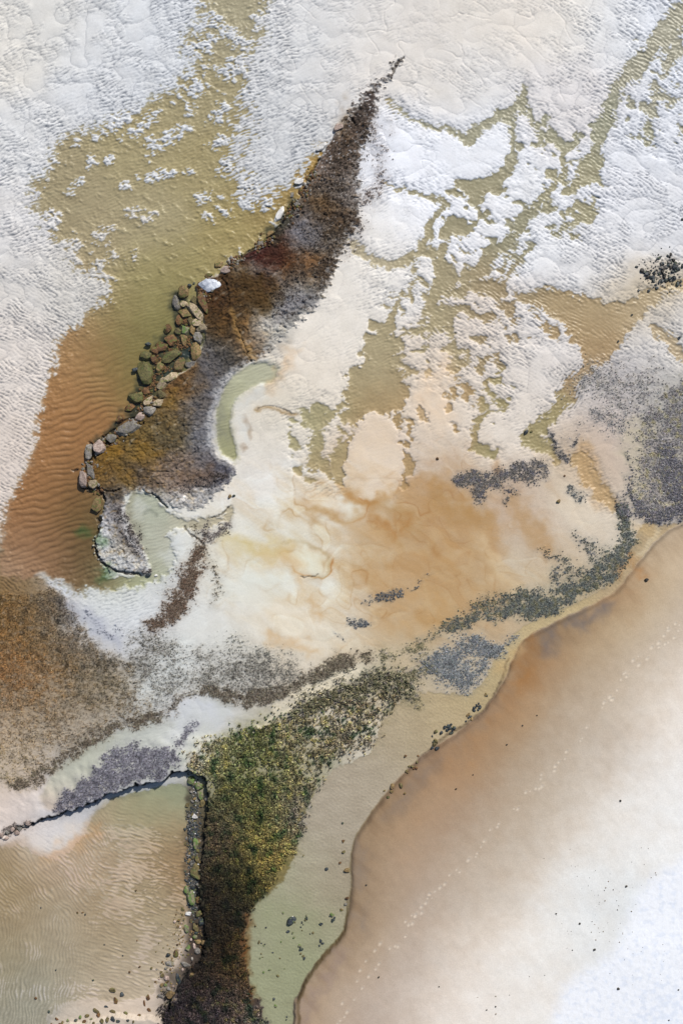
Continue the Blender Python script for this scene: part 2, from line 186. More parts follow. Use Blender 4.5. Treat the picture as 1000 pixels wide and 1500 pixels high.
ALGAE = {
 'brown': dict(d=lambda: poly([(-400,855),(30,868),(60,858),(85,862),(100,880),(112,905),(135,938),(162,958),(190,968),(205,985),(228,1020),(222,1045),(190,1058),(160,1066),(130,1088),(95,1112),(60,1140),(30,1160),(0,1150),(-400,1140)]), s=12, n=.84, c=2.8, col=None),
 'rim': dict(d=lambda: strokes([(20,1150,5),(60,1135,7),(100,1106,6),(150,1078,5),(190,1056,8),(240,1050,7),(262,1028,6),(285,1014,6),(310,1012,7),(350,1022,12),(400,1018,12),(440,1000,11),(470,985,11),(500,972,12),(535,962,8)]), s=13, n=.95, c=3, col=('4a4236','5f5548','6a6250')),
 'field': dict(d=lambda: poly([(180,960),(200,925),(240,925),(270,950),(320,950),(380,955),(430,965),(445,1000),(380,1030),(300,1012),(260,1020),(240,1050),(225,1035),(200,990)]), s=24, n=.60, c=3.2, col=('5a564e','77736a','4c4a44')),
 'patch': dict(d=lambda: strokes([(300,790,5),(292,806,8),(282,835,15),(268,870,17),(250,900,14),(225,915,10)]), s=16, n=.86, c=2.8, col=('5a4638','54463a','6a5848')),
 'strand': dict(d=lambda: strokes([(296,800,4),(310,830,4),(322,860,5),(316,880,5)],[(285,770,3),(292,800,3)]), s=13, n=.62, c=2.6, col=('4c4438','645a4a')),
 'green': dict(d=lambda: poly([(285,1128),(278,1105),(300,1085),(345,1068),(400,1045),(432,1030),(470,1008),(520,992),(565,978),(600,990),(600,1015),(575,1040),(556,1068),(545,1098),(500,1112),(478,1132),(458,1165),(446,1200),(438,1235),(428,1252),(405,1282),(385,1306),(366,1332),(356,1360),(354,1390),(362,1430),(372,1462),(386,1500),(400,1560),(390,1900),(230,1900),(238,1490),(256,1462),(270,1434),(296,1402),(303,1375),(300,1340),(296,1300),(299,1250),(307,1200),(310,1165),(304,1138)]), s=17, n=.98, c=2.8, col=None),
 'blue': dict(d=lambda: poly([(602,978),(622,962),(650,945),(680,928),(700,930),(735,940),(752,930),(735,960),(718,975),(706,995),(692,1008),(668,1014),(640,1000),(620,990)]), s=16, n=.68, c=4.2, col=('62666a','74787a','54585a')),
 'band': dict(d=lambda: strokes([(618,938,3),(640,926,5),(664,914,11),(700,895,15),(730,890,19),(762,884,22),(800,886,20),(832,866,15),(862,850,16),(886,835,20),(908,810,18),(918,785,14),(912,755,11),(905,735,7)]), s=11, n=.76, c=4.6, col=('494e4d','5a5e58','625f49')),
 'bandtop': dict(d=lambda: strokes([(840,840,14),(822,820,8),(800,808,6),(785,808,4)],[(870,810,14),(850,790,8),(842,782,5)],[(815,850,10),(812,830,6)],[(700,880,8),(760,870,8),(800,862,8)]), s=10, n=.48, c=4, col=('4a5056','5a5b50','474c52')),
 'blob': dict(d=lambda: strokes([(670,704,9),(700,702,16),(728,704,14),(745,690,13),(765,690,16),(788,690,15)],[(700,720,10),(706,738,5)],[(735,715,6),(755,722,5),(740,732,4)]), s=11, n=.72, c=4.4, col=('54514e','64605c','52525a')),
 'tuft': dict(d=lambda: strokes([(836,715,6),(842,724,9),(848,732,6)]), s=5, n=.6, c=3, col=('4a4e50','5c6060')),
 'cluster': dict(d=lambda: strokes([(533,882,3),(548,878,5),(560,872,8),(575,872,9),(586,868,5)],[(600,866,3),(612,860,4)],[(616,852,3),(632,842,3)],[(512,912,5),(524,912,9),(545,914,3)],[(490,925,2),(505,935,2)]), s=4, n=.6, c=3.5, col=('454a50','565a5e')),
 'purple': dict(d=lambda: strokes([(845,560,16),(880,560,32),(920,575,38),(950,560,28)],[(870,600,18),(910,620,24)],[(835,640,6),(845,630,6)]), s=26, n=.54, c=5, col=('787675','888480','8f8980')),
 'mussel': dict(d=lambda: poly([(930,650),(940,610),(965,590),(1000,555),(1300,500),(1300,770),(1000,764),(968,770),(938,760),(925,745),(920,700)]), s=12, n=.7, c=5, col=('6c6969','7b7776','8c8466')),
 'musselrim': dict(d=lambda: strokes([(922,660,3),(921,690,4),(925,725,5),(935,750,9),(960,758,12),(985,752,12),(1020,735,16)],[(975,660,14),(985,690,20),(1000,720,24)],[(905,735,8),(915,755,10)]), s=8, n=.8, c=5, col=('575659','66646a','6e6b66')),
 'strip': dict(d=lambda: strokes([(803,636,4),(812,650,5),(822,664,7),(834,678,5)],[(836,650,4),(848,640,3)]), s=5, n=.7, c=3, col=('4a4a4c','5e5e60')),
 'top': dict(d=lambda: strokes([(548,170,6),(552,205,10),(560,250,12),(540,290,16)],[(572,175,3),(574,200,3)],[(530,330,10),(512,370,8)]), s=14, n=.44, c=3, col=('54473e','655a54','4a403a')),
 'slate': dict(d=lambda: strokes([(92,1180,12),(120,1160,16),(150,1142,19),(190,1124,24),(225,1114,23),(250,1110,14)],[(262,1090,5),(282,1062,5)],[(160,1108,8),(200,1092,8)]), s=12, n=.85, c=5.5, col=('5c5a62','6e6c74','4c4a52')),
 'stones': dict(d=lambda: strokes([(0,1222,5),(15,1216,6),(30,1210,5),(46,1202,4)]), s=5, n=.7, c=4, col=('5f5651','746a63')),
 'spur': dict(d=lambda: strokes([(300,776,9),(312,788,9),(330,774,9),(338,764,6)]), s=7, n=.66, c=4, col=('57504c','6c6662')),
 'veil': dict(d=lambda: strokes([(128,900,6),(150,925,8),(170,935,6)],[(170,915,5),(178,925,3)]), s=12, n=.5, c=4, col=('82848c','747680')),
 'weave': dict(d=lambda: strokes([(430,1040,16),(480,1020,18),(540,1005,18),(590,992,16),(625,985,12)],[(560,960,7),(590,955,8),(620,950,8)],[(600,1010,12),(610,1030,8)]), s=20, n=.78, c=2.8, col=('5a5640','6e6a52','6b6660')),
 'drift': dict(d=lambda: strokes([(330,935,8),(380,955,12),(420,960,8)],[(245,840,4),(240,860,4)]), s=20, n=.42, c=2.6, col=('6a6c66','807c70')),
 'shelftuft': dict(d=lambda: poly([(500,190),(540,150),(548,200),(530,250),(526,320),(495,380),(470,430),(430,470),(400,470),(380,440),(420,400),(440,350),(400,350),(430,300),(460,265)]), s=12, n=.42, c=3.5, col=('2e261e','3a3028','4c4238')),
 'tail': dict(d=lambda: strokes([(175,745,8),(195,790,12),(208,815,6)],[(270,712,10),(310,700,12),(330,692,8)],[(215,835,8)]), s=8, n=.55, c=3.5, col=('3c3634','4c4644')),
 'band2': dict(d=lambda: strokes([(450,1000,14),(490,990,16),(560,985,12)],[(590,1000,10),(575,1020,8)]), s=16, n=.4, c=3.5, col=('565a50','6a6858')),
}
def blotch(*S): return lambda: strokes(*S)
# stains, sediment tints, dark lines and painted shade: outline, softness, colour, strength
STAINS_SHADE = {
 'crackA': (blotch([(700,590,0),(690,570,1)]), 3, 'b08a60', .2),
 'arc1': (blotch([(415,795,1),(440,795,1),(465,802,1),(480,815,1),(483,830,1),(476,842,1),(455,846,1)]), 3, '9a845a', .55),
 'arc2': (blotch([(395,805,6),(415,815,7),(425,830,7),(435,850,5)]), 16, 'c9a676', .6),
 'arc3': (blotch([(340,800,6),(380,803,6),(405,800,6)]), 16, 'c2b07c', .7),
 'arc4': (blotch([(500,718,3),(515,730,3),(540,742,3),(560,728,2),(575,720,1)]), 8, 'a67840', .65),
 'arc5': (blotch([(455,748,1),(480,750,2),(492,760,2),(510,762,2),(525,756,2)]), 6, 'a9824c', .65),
 'arc6': (blotch([(545,775,3),(570,790,3),(590,805,2)],[(530,690,1),(520,715,2),(534,746,2)]), 12, 'a07c4e', .5),
 'arc7': (blotch([(610,712,4),(640,730,7),(670,755,9),(700,775,10),(725,800,8)]), 18, 'a67d50', .5),
 'arc8': (blotch([(540,850,4),(590,830,6),(640,810,8)]), 20, 'aa8150', .45),
 'arc9': (blotch([(620,860,6),(650,890,8),(620,920,8)]), 18, 'ac8450', .4),
 'arc10': (blotch([(460,880,2),(470,900,3)],[(455,950,2),(400,930,2)]), 10, 'b98f5c', .5),
 'arc11': (blotch([(755,735,4),(775,760,8),(795,785,9),(800,800,6)]), 16, 'ae8b62', .55),
 'arc12': (blotch([(725,672,2),(728,690,3)]), 5, '9e7a55', .6),
 'arc13': (blotch([(398,560,3),(408,550,3),(425,525,3)],[(418,505,3),(430,510,3)]), 9, 'c2a07a', .5),
 'arc14': (blotch([(358,610,1),(364,628,1.5),(366,642,1)],[(352,650,1),(358,660,1)]), 3, '7c6248', .6),
 'pale1': (blotch([(440,812,8),(455,822,8)]), 16, 'd6d4c0', .8),
 'pale2': (blotch([(500,740,8),(518,750,8)]), 12, 'd8d5c6', .7),
 'pale3': (blotch([(360,850,14),(400,850,10)]), 24, 'd2d3c8', .6),
 'pale4': (blotch([(720,820,6),(735,845,6),(750,865,3)],[(700,790,4),(720,820,4)]), 10, 'd6c6a6', .6),
 'blk1': (blotch([(440,1500,1.6),(438,1466,1.7),(450,1431,1.7),(472,1403,1.6),(498,1374,1.5),(507,1350,1),(509,1320,.6)]), 1.8, '4e3f26', .9),  # thin dark line along the lower beach edge
 'blk2': (blotch([(745,965,.8),(728,1010,1),(712,1035,1.2),(690,1056,1.3),(668,1068,1.2),(641,1088,1),(620,1108,.7),(595,1128,.5)]), 1.8, '57483a', .85),
 'dust1': (blotch([(735,985,5),(725,1010,5),(700,1045,5),(668,1072,6)]), 12, '85766a', .5),
 'dust2': (blotch([(640,1110,4),(615,1135,7),(585,1170,7),(570,1190,3)]), 12, '7e6f62', .6),
 'dust3': (blotch([(522,1230,3),(526,1260,5),(522,1290,5)],[(528,1345,6),(530,1365,6)]), 12, '7f7266', .6),
 'dust4': (blotch([(500,1390,3),(490,1420,4),(475,1435,3),(455,1460,2),(450,1500,3)]), 9, '8a7870', .6),
 'dust5': (blotch([(800,925,8),(795,938,7)],[(860,908,7),(878,896,4)],[(840,905,4),(855,900,4)]), 12, '5c5a60', .75),
 'dust6': (blotch([(775,940,4),(768,960,5),(775,990,9),(760,1000,8)]), 16, '8f6438', .75),
 'dust7': (blotch([(800,965,10),(780,1000,14),(760,1020,12),(720,1060,12),(680,1120,12)]), 34, 'a87748', .30),
 'dust8': (blotch([(930,830,5),(900,855,6),(870,880,6)],[(925,860,6),(890,885,6)]), 20, 'a87e58', .45),
 'dust9': (blotch([(660,1150,10),(630,1200,12),(600,1260,12)]), 34, 'b08c68', .3),
 'line1': (blotch([(965,775,1.5),(945,800,1.5),(930,815,1),(915,835,1)]), 4, 'd9c9b0', .7),
 'line2': (blotch([(922,812,2),(932,822,2),(940,845,1)],[(925,815,2),(905,840,2)]), 7, 'a5703f', .5),
 'halo': (blotch([(375,600,1),(392,596,1),(415,600,1),(432,608,1)]), 3, '7c5c30', .7),
 'reef': (blotch([(262,440,9),(276,470,14),(272,500,16),(250,515,18),(228,540,18),(215,570,14),(200,600,10)],[(170,625,5),(140,655,6)],[(395,348,3),(425,300,3)]), 9, '33352a', .93),  # gaps between the reef rocks painted dark, as shaded deep water
 'pool3': (blotch([(276,505,3),(270,520,5),(255,540,4),(244,552,3)]), 5, '303c3e', .7),
 'strip': (blotch([(288,1150,5),(286,1200,7),(284,1250,7),(284,1300,8),(292,1350,5)],[(240,1446,5),(260,1425,6)]), 7, '4a4238', .7),
 's1': (blotch([(376,428,14),(384,440,12)]), 10, '4a3618', .8), 's2': (blotch([(345,398,2),(385,396,3),(415,410,4),(430,440,5),(410,468,5)]), 10, '8e8a88', .5),
 's3': (blotch([(395,480,8),(415,495,8),(385,505,6)]), 14, 'a8a59c', .6), 's4': (blotch([(340,455,1),(350,490,1.5),(362,512,1.5),(370,525,1.5)]), 4, 'a07c48', .8),
 's5': (blotch([(300,540,8),(310,580,9),(305,620,9),(290,650,6)]), 18, '5c5c62', .6), 's6': (blotch([(250,598,7),(262,590,5)],[(155,670,7),(165,660,7)],[(185,700,4),(190,704,4)],[(215,665,5),(222,660,5)]), 14, '7f5f22', .65),
 's7': (blotch([(455,390,4),(448,380,4)]), 10, '8a6038', .6), 's7b': (blotch([(392,366,10),(404,372,9)]), 14, '3a1c0c', .7), 's7c': (blotch([(470,300,8),(485,306,8)],[(500,165,3),(496,190,3)]), 12, '6b5030', .5),
 's8': (blotch([(436,335,10),(458,350,12)],[(420,455,6),(440,440,6)]), 16, '7c7c84', .5), 's9': (blotch([(245,712,5),(270,698,7),(300,692,5)]), 12, '66503f', .6),
 's10': (blotch([(308,655,1.5),(308,625,2),(312,598,2),(326,562,2),(345,543,2)]), 5, 'b4b4b4', .75), 's11': (blotch([(182,724,1),(181,755,1.3),(192,785,1.5),(208,812,1.5)]), 4, 'cacaca', .8),
 's12': (blotch([(150,795,3),(156,818,4),(185,832,4)]), 8, 'b2b4b4', .7), 's13': (blotch([(353,640,4),(351,610,4),(363,586,4),(385,573,3)]), 9, 'cbcac2', .75), 's14': (blotch([(225,735,7),(235,760,6)]), 14, 'a3a898', .5),
 's15': (blotch([(200,745,4),(214,742,4)],[(250,800,5),(245,825,6)]), 9, 'c6c8c4', .6), 's16': (blotch([(210,752,1),(222,748,1),(228,756,1)]), 3, '70746a', .6),
 's17': (blotch([(110,880,6),(120,905,9),(150,930,9),(170,945,5)]), 14, '9699a4', .5), 's18': (blotch([(60,845,2),(75,856,3),(100,862,4)]), 6, 'c4c8ce', .8), 's19': (blotch([(262,965,10),(230,1015,8)]), 22, 'ccd0cc', .6),
 's20': (blotch([(365,1075,2),(420,1040,4),(470,1008,6),(525,985,4)]), 8, 'd2c7ae', .85), 's21': (blotch([(260,1060,8),(290,1040,10),(310,1050,8)]), 16, 'c2c4c8', .6), 's22': (blotch([(40,1240,10),(80,1236,10),(110,1225,8)]), 14, 'd2c6b8', .5), 's23': (blotch([(60,1250,2),(110,1240,4),(140,1225,5)]), 10, 'c0956c', .5),
 'o1': (lambda: poly([(505,775),(560,735),(600,718),(628,702),(652,716),(690,748),(714,780),(722,812),(735,842),(756,864),(700,884),(650,908),(605,932),(560,905),(540,865),(505,830)]), 14, 'b08c5e', .34),
 'o2': (lambda: poly([(748,722),(770,728),(785,760),(800,790),(802,806),(780,800),(765,770),(750,745)]), 8, 'a98b66', .5), 'o3': (lambda: poly([(535,622),(552,612),(572,628),(580,668),(583,700),(562,724),(530,722),(512,702),(516,660)]), 9, 'd9c3a6', .45),
 'o4': (lambda: poly([(845,655),(868,655),(872,690),(895,725),(905,742),(890,746),(868,728),(850,700)]), 7, 'bc9a70', .5), 'o5': (blotch([(640,720,6),(665,745,8),(700,770,6)],[(560,745,4),(600,770,6)]), 16, 'a07c4c', .45),
 'o6': (blotch([(582,790,2),(560,775,3),(540,768,2)],[(575,760,1.5),(600,765,2),(590,780,1)]), 7, 'a2703c', .5), 'o7': (blotch([(512,725,4),(535,740,4),(548,732,3)]), 6, 'a87c48', .55),
 'o8': (blotch([(938,630,6),(930,670,9),(935,715,8)]), 14, 'b3a98e', .55), 'o9': (blotch([(930,775,3),(955,770,4)],[(760,950,2),(735,985,3)]), 8, 'c9a97a', .5), 'o10': (blotch([(640,540,10),(625,590,12),(650,610,12)]), 22, 'dcc0a0', .55),
 'greenst': (blotch([(395,1345,26),(440,1355,18),(420,1390,24)]), 26, '95977a', .4),
 'edge1': (blotch([(356,1345,3),(352,1390,4),(360,1430,4),(370,1460,3)]), 7, '6a4420', .7),
 'gr1': (blotch([(156,846,3),(158,838,4)],[(118,775,3),(122,782,3)],[(140,785,3),(143,800,3)]), 8, '3c5c34', .6),
}
CRACKS = [  # joints and fissures in the rock: (u, v, halfwidth)
 [(592,84,.8),(582,92,1.2),(576,104,1.6),(572,116,1.2)], [(330,392,1.5),(345,386,2),(362,372,2.5),(380,358,2.5),(398,346,2.5),(410,332,2)],
 [(412,325,2),(420,308,2),(428,298,2)], [(452,258,1.2),(460,246,1.2),(468,232,1)],
 [(325,408,.4),(334,420,.5),(337,445,.2)],[(345,470,.1),(353,494,.3),(360,512,.2),(368,530,.3)],
 [(131,664,1),(132,648,1.3),(136,657,1.3),(138,668,1.3),(131,676,1.5)], [(140,672,1.2),(152,660,1),(160,650,1.2),(175,640,1.2),(195,632,1.3),(205,626,1.2),(210,620,1)],
 [(150,640,1.3),(162,634,1.3),(172,626,1.4),(182,616,1),(200,612,1)], [(137,704,1),(144,716,1.6),(150,724,1.8),(155,734,1.6)],
 [(104,688,1.3),(112,689,1.5)], [(118,712,1.5),(126,716,1.8),(138,712,1.5)], [(146,718,1.2),(160,720,1),(175,718,.8)], [(143,760,1.6),(146,770,1.6),(140,792,1.4),(143,812,1.8),(155,828,1.8),(180,838,1.8),(205,842,1.8)],
 [(222,722,.8),(235,732,1.1),(245,745,1.2)], [(272,770,.8),(278,782,1),(290,790,1.2),(300,800,1)], [(310,760,.7),(325,752,.8),(335,744,.8)],
 [(520,185,1),(512,172,1)], [(376,600,.2),(392,594,.2),(415,599,.3),(432,608,.3)], [(0,1228,1),(25,1215,1.3),(48,1206,1.3)], [(440,845,.5),(455,846,.6),(466,842,.5)],
]
def tri(f): return 1-2*np.abs(f-np.round(f))

def ripples(X, Y, ang, lam, seed, wob=0.9, mix=0.5):
    """ripple train whose crests run at ang degrees (0 = along u, positive = rising to the right)"""
    a = np.radians(ang); ac = X*np.cos(a)-Y*np.sin(a); cr = X*np.sin(a)+Y*np.cos(a)
    ph = cr/lam+wob*perlin(X/(lam*6), Y/(lam*6), seed)+.35*perlin(X/(lam*2.2), Y/(lam*2.2), seed+1)
    s = np.sin(2*np.pi*ph); r = s+.25*np.cos(4*np.pi*ph)
    b = perlin(ac/(lam*1.9), cr/(lam*.62), seed+2)*1.6
    return (r*(1-mix)+b*mix)*(0.75+.5*perlin(ac/(lam*5), cr/(lam*5), seed+3))

def terrain(X, Y):
    X = X.astype(F32); Y = Y.astype(F32)
    wa, wb = fbm(X/70, Y/70, 11, 2), fbm(X/70, Y/70, 12, 2)
    ma, mb = fbm(X/18, Y/18, 13, 2), fbm(X/18, Y/18, 14, 2)
    sa, sb = fbm(X/5.5, Y/5.5, 15, 2), fbm(X/5.5, Y/5.5, 16, 2)
    def D(k, L=0, M=3, S_=1.2):
        return samp(K[k], X+L*wa+M*ma+S_*sa, Y+L*wb+M*mb+S_*sb)
    # ripple trains
    rA = ripples(X, Y, 20, 5.0, 21); rB = ripples(X, Y, 17, 9.0, 31, .8, .25); rC = ripples(X, Y, -32, 5.2, 41, .9, .4); rD = ripples(X, Y, 48, 6.0, 51, .9, .35)
    rE = ripples(X, Y, 82, 5.2, 61, 1.2, .35); re_ = sm(1350, 1320, Y+20*perlin(X/60, Y/60, 66)); rE = rE*(1-re_)+ripples(X, Y, -50, 5.0, 64, 1.2, .4)*re_; rF = ripples(X, Y, -16, 5.6, 71, 1.1, .6); rG = perlin(X/2.6, Y/2.6, 81)
    fine = perlin((X*.94-Y*.34)/7, (X*.34+Y*.94)/2.0, 82)+.7*perlin((X*.85+Y*.5)/6, (-X*.5+Y*.85)/1.9, 83)
    fr = fbm(X/9, Y/6.5, 17, 3, .6)
    bay = D('bay', 6, 10, 4)+fr*11*sm(600, 500, Y); bay0 = samp(K['bay'], X, Y)
    # local weights of the trains
    lowbay = sm(420, 620, Y-.35*(X-100))
    wB = lowbay*sm(10, -20, bay0)
    leftflat = sm(360, 430, Y+0*X)*sm(160, 90, X)
    rightup = sm(560, 640, X)*sm(640, 560, Y)
    rip = rA*(1-wB)*(1-rightup)*(1-leftflat)+rB*wB*(1.4+.9*sm(-20, -60, bay0))+rC*np.clip(rightup*.9+leftflat*(1-wB), 0, 1)
    # ---- sand flats
    rl = sm(.30, .72, .5+.5*fbm(X/48, Y/40, 94, 2)+.05*sb)
    b1 = np.abs(perlin(X/46, Y/34, 91)+.35*ma*.5); b2 = np.abs(perlin((X+.6*Y)/24, (Y-.5*X)/17, 92)); b3 = np.abs(perlin(X/10, Y/8, 93))
    creviced = sm(700, 480, Y)
    rp = sm(.2, .75, rl)
    billow = (np.sqrt(b1+.0006)*.12+np.sqrt(b2+.001)*.070*(.15+.85*rp))*(.35+.65*creviced)
    smooth = np.exp(-(((X-500)/75)**2+((Y-490)/95)**2))+np.exp(-(((X-680)/190)**2+((Y-800)/140)**2))+np.exp(-(((X-400)/90)**2+((Y-800)/130)**2))+.8*np.exp(-(((X-640)/200)**2+((Y-40)/90)**2))+.9*np.exp(-(((X-690)/60)**2+((Y-220)/40)**2))+.9*np.exp(-(((X-570)/45)**2+((Y-335)/40)**2))+1.1*np.exp(-(((X-550)/48)**2+((Y-665)/60)**2))+.8*np.exp(-(((X-645)/50)**2+((Y-600)/40)**2))+.85*np.exp(-(((X-690)/75)**2+((Y-320)/75)**2))+.7*np.exp(-(((X-800)/40)**2+((Y-225)/40)**2))+.6*np.exp(-(((X-720)/40)**2+((Y-630)/40)**2))
    smooth = np.clip(smooth, 0, 1)
    rough_b = np.exp(-((bay0-8)/38)**2)*sm(-14, 2, bay0)                                # frayed band along the bay
    righty = sm(780, 900, X)*sm(470, 300, Y)+np.exp(-(((X-780)/90)**2+((Y-540)/70)**2))*1.0+leftflat*1.1+.5*np.exp(-(((X-790)/140)**2+((Y-380)/60)**2))
    ramp = .25+.9*rl
    amp = np.clip(.002+.017*rp*(1-.85*smooth)*creviced+(.034*rough_b*(.35+.65*rp))+.022*righty*(.25+.75*rp), 0, .040)
    H = .035+billow*.9*(1-.7*smooth)+.04*fbm(X/60, Y/60, 95, 2)*smooth
    H = H+(b3*.05-.008)*np.clip(rough_b+.35*(1-smooth)*rl*creviced, 0, 1)
    # thin drainage cracks on the upper flats
    cn = perlin((X*.82+Y*.57)/90, (Y*.82-X*.57)/30, 96)+.12*ma
    H = H-.05*np.exp(-(cn/.018)**2)*sm(420, 300, Y)*sm(.0, .4, perlin(X/60, Y/60, 97)+.15)*sm(330, 400, X)
    # ---- water bodies lower the bed
    isl = np.zeros(X.shape, F32)
    for (x0, y0, a, b, g) in ISLES:
        m = (np.abs(X-x0) < 3*max(a, b)) & (np.abs(Y-y0) < 3*max(a, b))
        if m.any():
            dx, dy = X[m]-x0+3*ma[m]+2*sa[m], Y[m]-y0+3*mb[m]+2*sb[m]; c_, s_ = np.cos(np.radians(g)), np.sin(np.radians(g))
            p = dx*c_-dy*s_; q = dx*s_+dy*c_; a, b = a*1.5, b*1.5
            isl[m] = np.maximum(isl[m], np.exp(-((p/a)**2+(q/b)**2)*.6+.9*fr[m]))
    cl = perlin(X/4.6, Y/3.8, 84)*.9+perlin(X/11, Y/9, 85)*.9+fine*.35
    zb = np.exp(-((bay+3)/27)**2)*sm(0, 12, -samp(K['shelf'], X, Y)*-1);
    H = H+cl*.038*zb
    deep = sm(0, -90, bay0)*sm(300, 560, Y)
    shoal = np.clip(fbm((X+.5*Y)/24, (Y-.5*X)/13, 98, 3)-.16+.16*np.exp(-((bay0+14)/30)**2), 0, .5)*sm(440, 400, Y)*.17
    hb = -.05-.04*sm(0, -30, bay)-.26*deep+isl*(.115+.05*cl)+shoal+.02*fr+cl*(.036*zb+.012*sm(500, 300, Y))
    fz = D('fuzzy', 3, 6, 2)
    mb_ = samp(K['mixb'], X+8*ma, Y+8*mb); hb = hb+.05*sm(14, -14, mb_)*np.clip(fbm(X/22, Y/15, 88, 3)*2.2+.1, -.3, 1.2)
    hb = np.maximum(hb, np.where(fz < 22, -.060+.068*sm(18, -18, fz)+.05*ma+.05*fr, -9))
    lowm = sm(4, 44, bay+8*ma); H = H*(.30+.70*lowm)+.008
    t = sm(22, -22, bay); H = H*(1-t)+hb*t
    amp = amp*(1-t)+t*(.016+.022*sm(14, -4, fz)+.024*isl+.006*wB+.020*sm(-28, -4, bay)*(1-wB))
    ck = D('creek', 5, 8, 3)+4.5*fr-1.6; bg = D('bigr', 6, 9, 3)+5*fr; mw = D('midw', 8, 12, 4)+7*fr
    wd = np.minimum(np.minimum(ck, bg), mw)
    mn = fbm((X+.3*Y)/30, (Y-.3*X)/21, 87, 3, .55); mz = D('mix', 4, 8, 3); wd = np.minimum(wd, (mn+.14)*26+np.clip(mz+4, 0, 99)*.9)
    pl3 = samp(K['s_o3'], X+8*ma+6*wa+2*sa, Y+8*mb+6*wb+2*sb)+5*fr; wd = np.where(pl3 < 8, np.maximum(wd, np.clip(9-pl3*1.1, 0, 12)), wd); smooth = np.maximum(smooth, .93*sm(4, -14, pl3)); lowc = sm(0, 20, wd+7*ma)*(1-sm(.45, .9, smooth))+sm(.45, .9, smooth); H = H*(.30+.70*lowc)+.006; H = H+.4*.03*sm(0, 10, wd)*sm(30, 10, wd)*(Y < 700)
    zc = np.exp(-(wd/11)**2)*(1-.85*smooth); H = H+cl*.030*zc
    soft = 2.5+7.5*sm(.0, .5, rl-.2)*(1-.8*smooth)
    t = sm(1, -1, wd/soft); H = H*(1-t)+(-.045-.03*sm(0, -14, wd)+cl*.03*zc+.01*cl)*t
    amp = amp*(1-.2*t)+.020*np.exp(-(wd/11)**2)*(1-.8*smooth)
    comb = np.exp(-(bg/14)**2)*sm(500, 560, Y-.35*(X-870))
    cr = D('cres', 1, 2, .6)+2*fr; p2 = D('pool2', 2, 7, 2)+7*fr; tt = sm(3, -4, np.minimum(cr, p2)); H = H*(1-tt)+(-.05)*tt; amp = amp*(1-tt)+.017*tt
    lb = D('lband', 2, 4, 2); 
    rip = rip*(1-comb)+rD*comb; amp = amp+.02*comb
    # lower fields
    pd = D('pond', 2, 3, 1.5); bq = samp(K['beach'], X, Y); chn = D('chan', 2, 3, 1)+sm(12, 34, bq)*(6*fr+3*ma); H = H*(.2+.8*sm(0, 26, chn))
    west = sm(170, 90, X+.2*(Y-1350)+14*ma); lump = np.exp(-(((X-190)/60)**2+((Y-1270)/85)**2))
    wavy = rE*west+rF*(1-west)
    t = sm(8, -14, pd+5*ma); tpd = t
    H = H*(1-t)+t*(-.022+.045*fbm(X/55, Y/40, 99, 3)+.030*lump+.03*sm(-30, 0, pd)*sm(1350, 1420, Y)-.05*sm(1225, 1180, Y)); amp = amp*(1-t)+t*(.027+.013*lump)*sm(1165, 1225, Y+.35*(X-200)*-1+0)*.9+t*.004
    rip = rip*(1-t)+wavy*t
    low = sm(840, 900, Y)*(1-t)
    amp = amp*(1-low*.75)+.010*np.exp(-(((X-190)/90)**2+((Y-900)/60)**2))*(.3+rl)+.007*np.exp(-(((X-230)/110)**2+((Y-1090)/50)**2))
    t = sm(3, -3, chn); tch = t; H = H*(1-t)+(-.022-.02*sm(0, -30, chn))*t
    amp = amp*(1-t)+.011*t; rip = rip*(1-t)+(rG*1.3+.5*rC)*t
    # rock shelf
    sh = D('shelf', 0, 3.0, 1.8)+fr*18*sm(10, 50, -samp(K['bay'], X, Y)*-1)*sm(560, 500, Y)+fr*8*sm(680, 700, Y); sh0 = samp(K['shelf'], X, Y)
    t = sm(1.6, -1.6, sh)
    rk = fbm(X/26, Y/26, 101, 3); rf = fbm(X/3.6, Y/3.6, 102, 2); strat = tri((Y*.6+X*.8)/17+1.2*rk)
    hs = .16-.05*np.exp(-(np.abs(perlin(X/10+.3*mb, Y/8, 105))/.06)**2)+.20*sm(0, -25, sh)*(.6+.6*rk)+.085*rf+.05*strat+.10*fbm(X/9, Y/9, 103, 2)-.10*np.exp(-(np.abs(perlin(X/21+.4*ma, Y/15, 104))/.035)**2)
    hs = hs+.10*sm(-8, 0, sh)*sm(30, 0, bay0)*.6
    H = H*(1-t)+hs*t; amp = amp*(1-t)
    # raised ledge above the pond
    ld = samp(K['ledge'], X+5*ma+2.0*sa, Y+5*mb+2.0*sb)+2.2*fr
    t = sm(1.0, -1.2, ld)*sm(66, 3, samp(K['ledgeline'], X+8*ma, Y+8*mb))*sm(560, 440, X)*sm(430, 330, X+.2*(Y-1250))
    lshade = np.exp(-((ld-.6)/(1.5+.8*mb))**2)*sm(560, 440, X)*sm(14, 50, X)*(samp(K['ledgeline'], X, Y) < 9)*(Y < 1480)
    lh = (.62-.30*sm(1150, 1240, Y)+.25*sm(1370, 1440, Y))*sm(10, 70, X)+.12; H = H+t*lh
    # beach
    bd = D('beach', 0, 2.2, .5); bd0 = samp(K['beach'], X, Y)
    t = sm(1.2, -1.5, bd); scarp = .10+.13*sm(1330, 1400, Y)+.08*np.exp(-((Y-1050)/60)**2)-.08*sm(860, 800, Y)
    hbch = scarp*sm(0, -4, bd)+np.clip(-bd, 0, 900)*.0016+.02*fbm(X/40, Y/40, 104, 3)*sm(0, -40, bd)+.006*fbm((X*.6+Y*.8)/50, (X*.8-Y*.6)/12, 105, 2)*sm(0, -20, bd)
    wb_ = D('whiteb', 2, 6, 3)
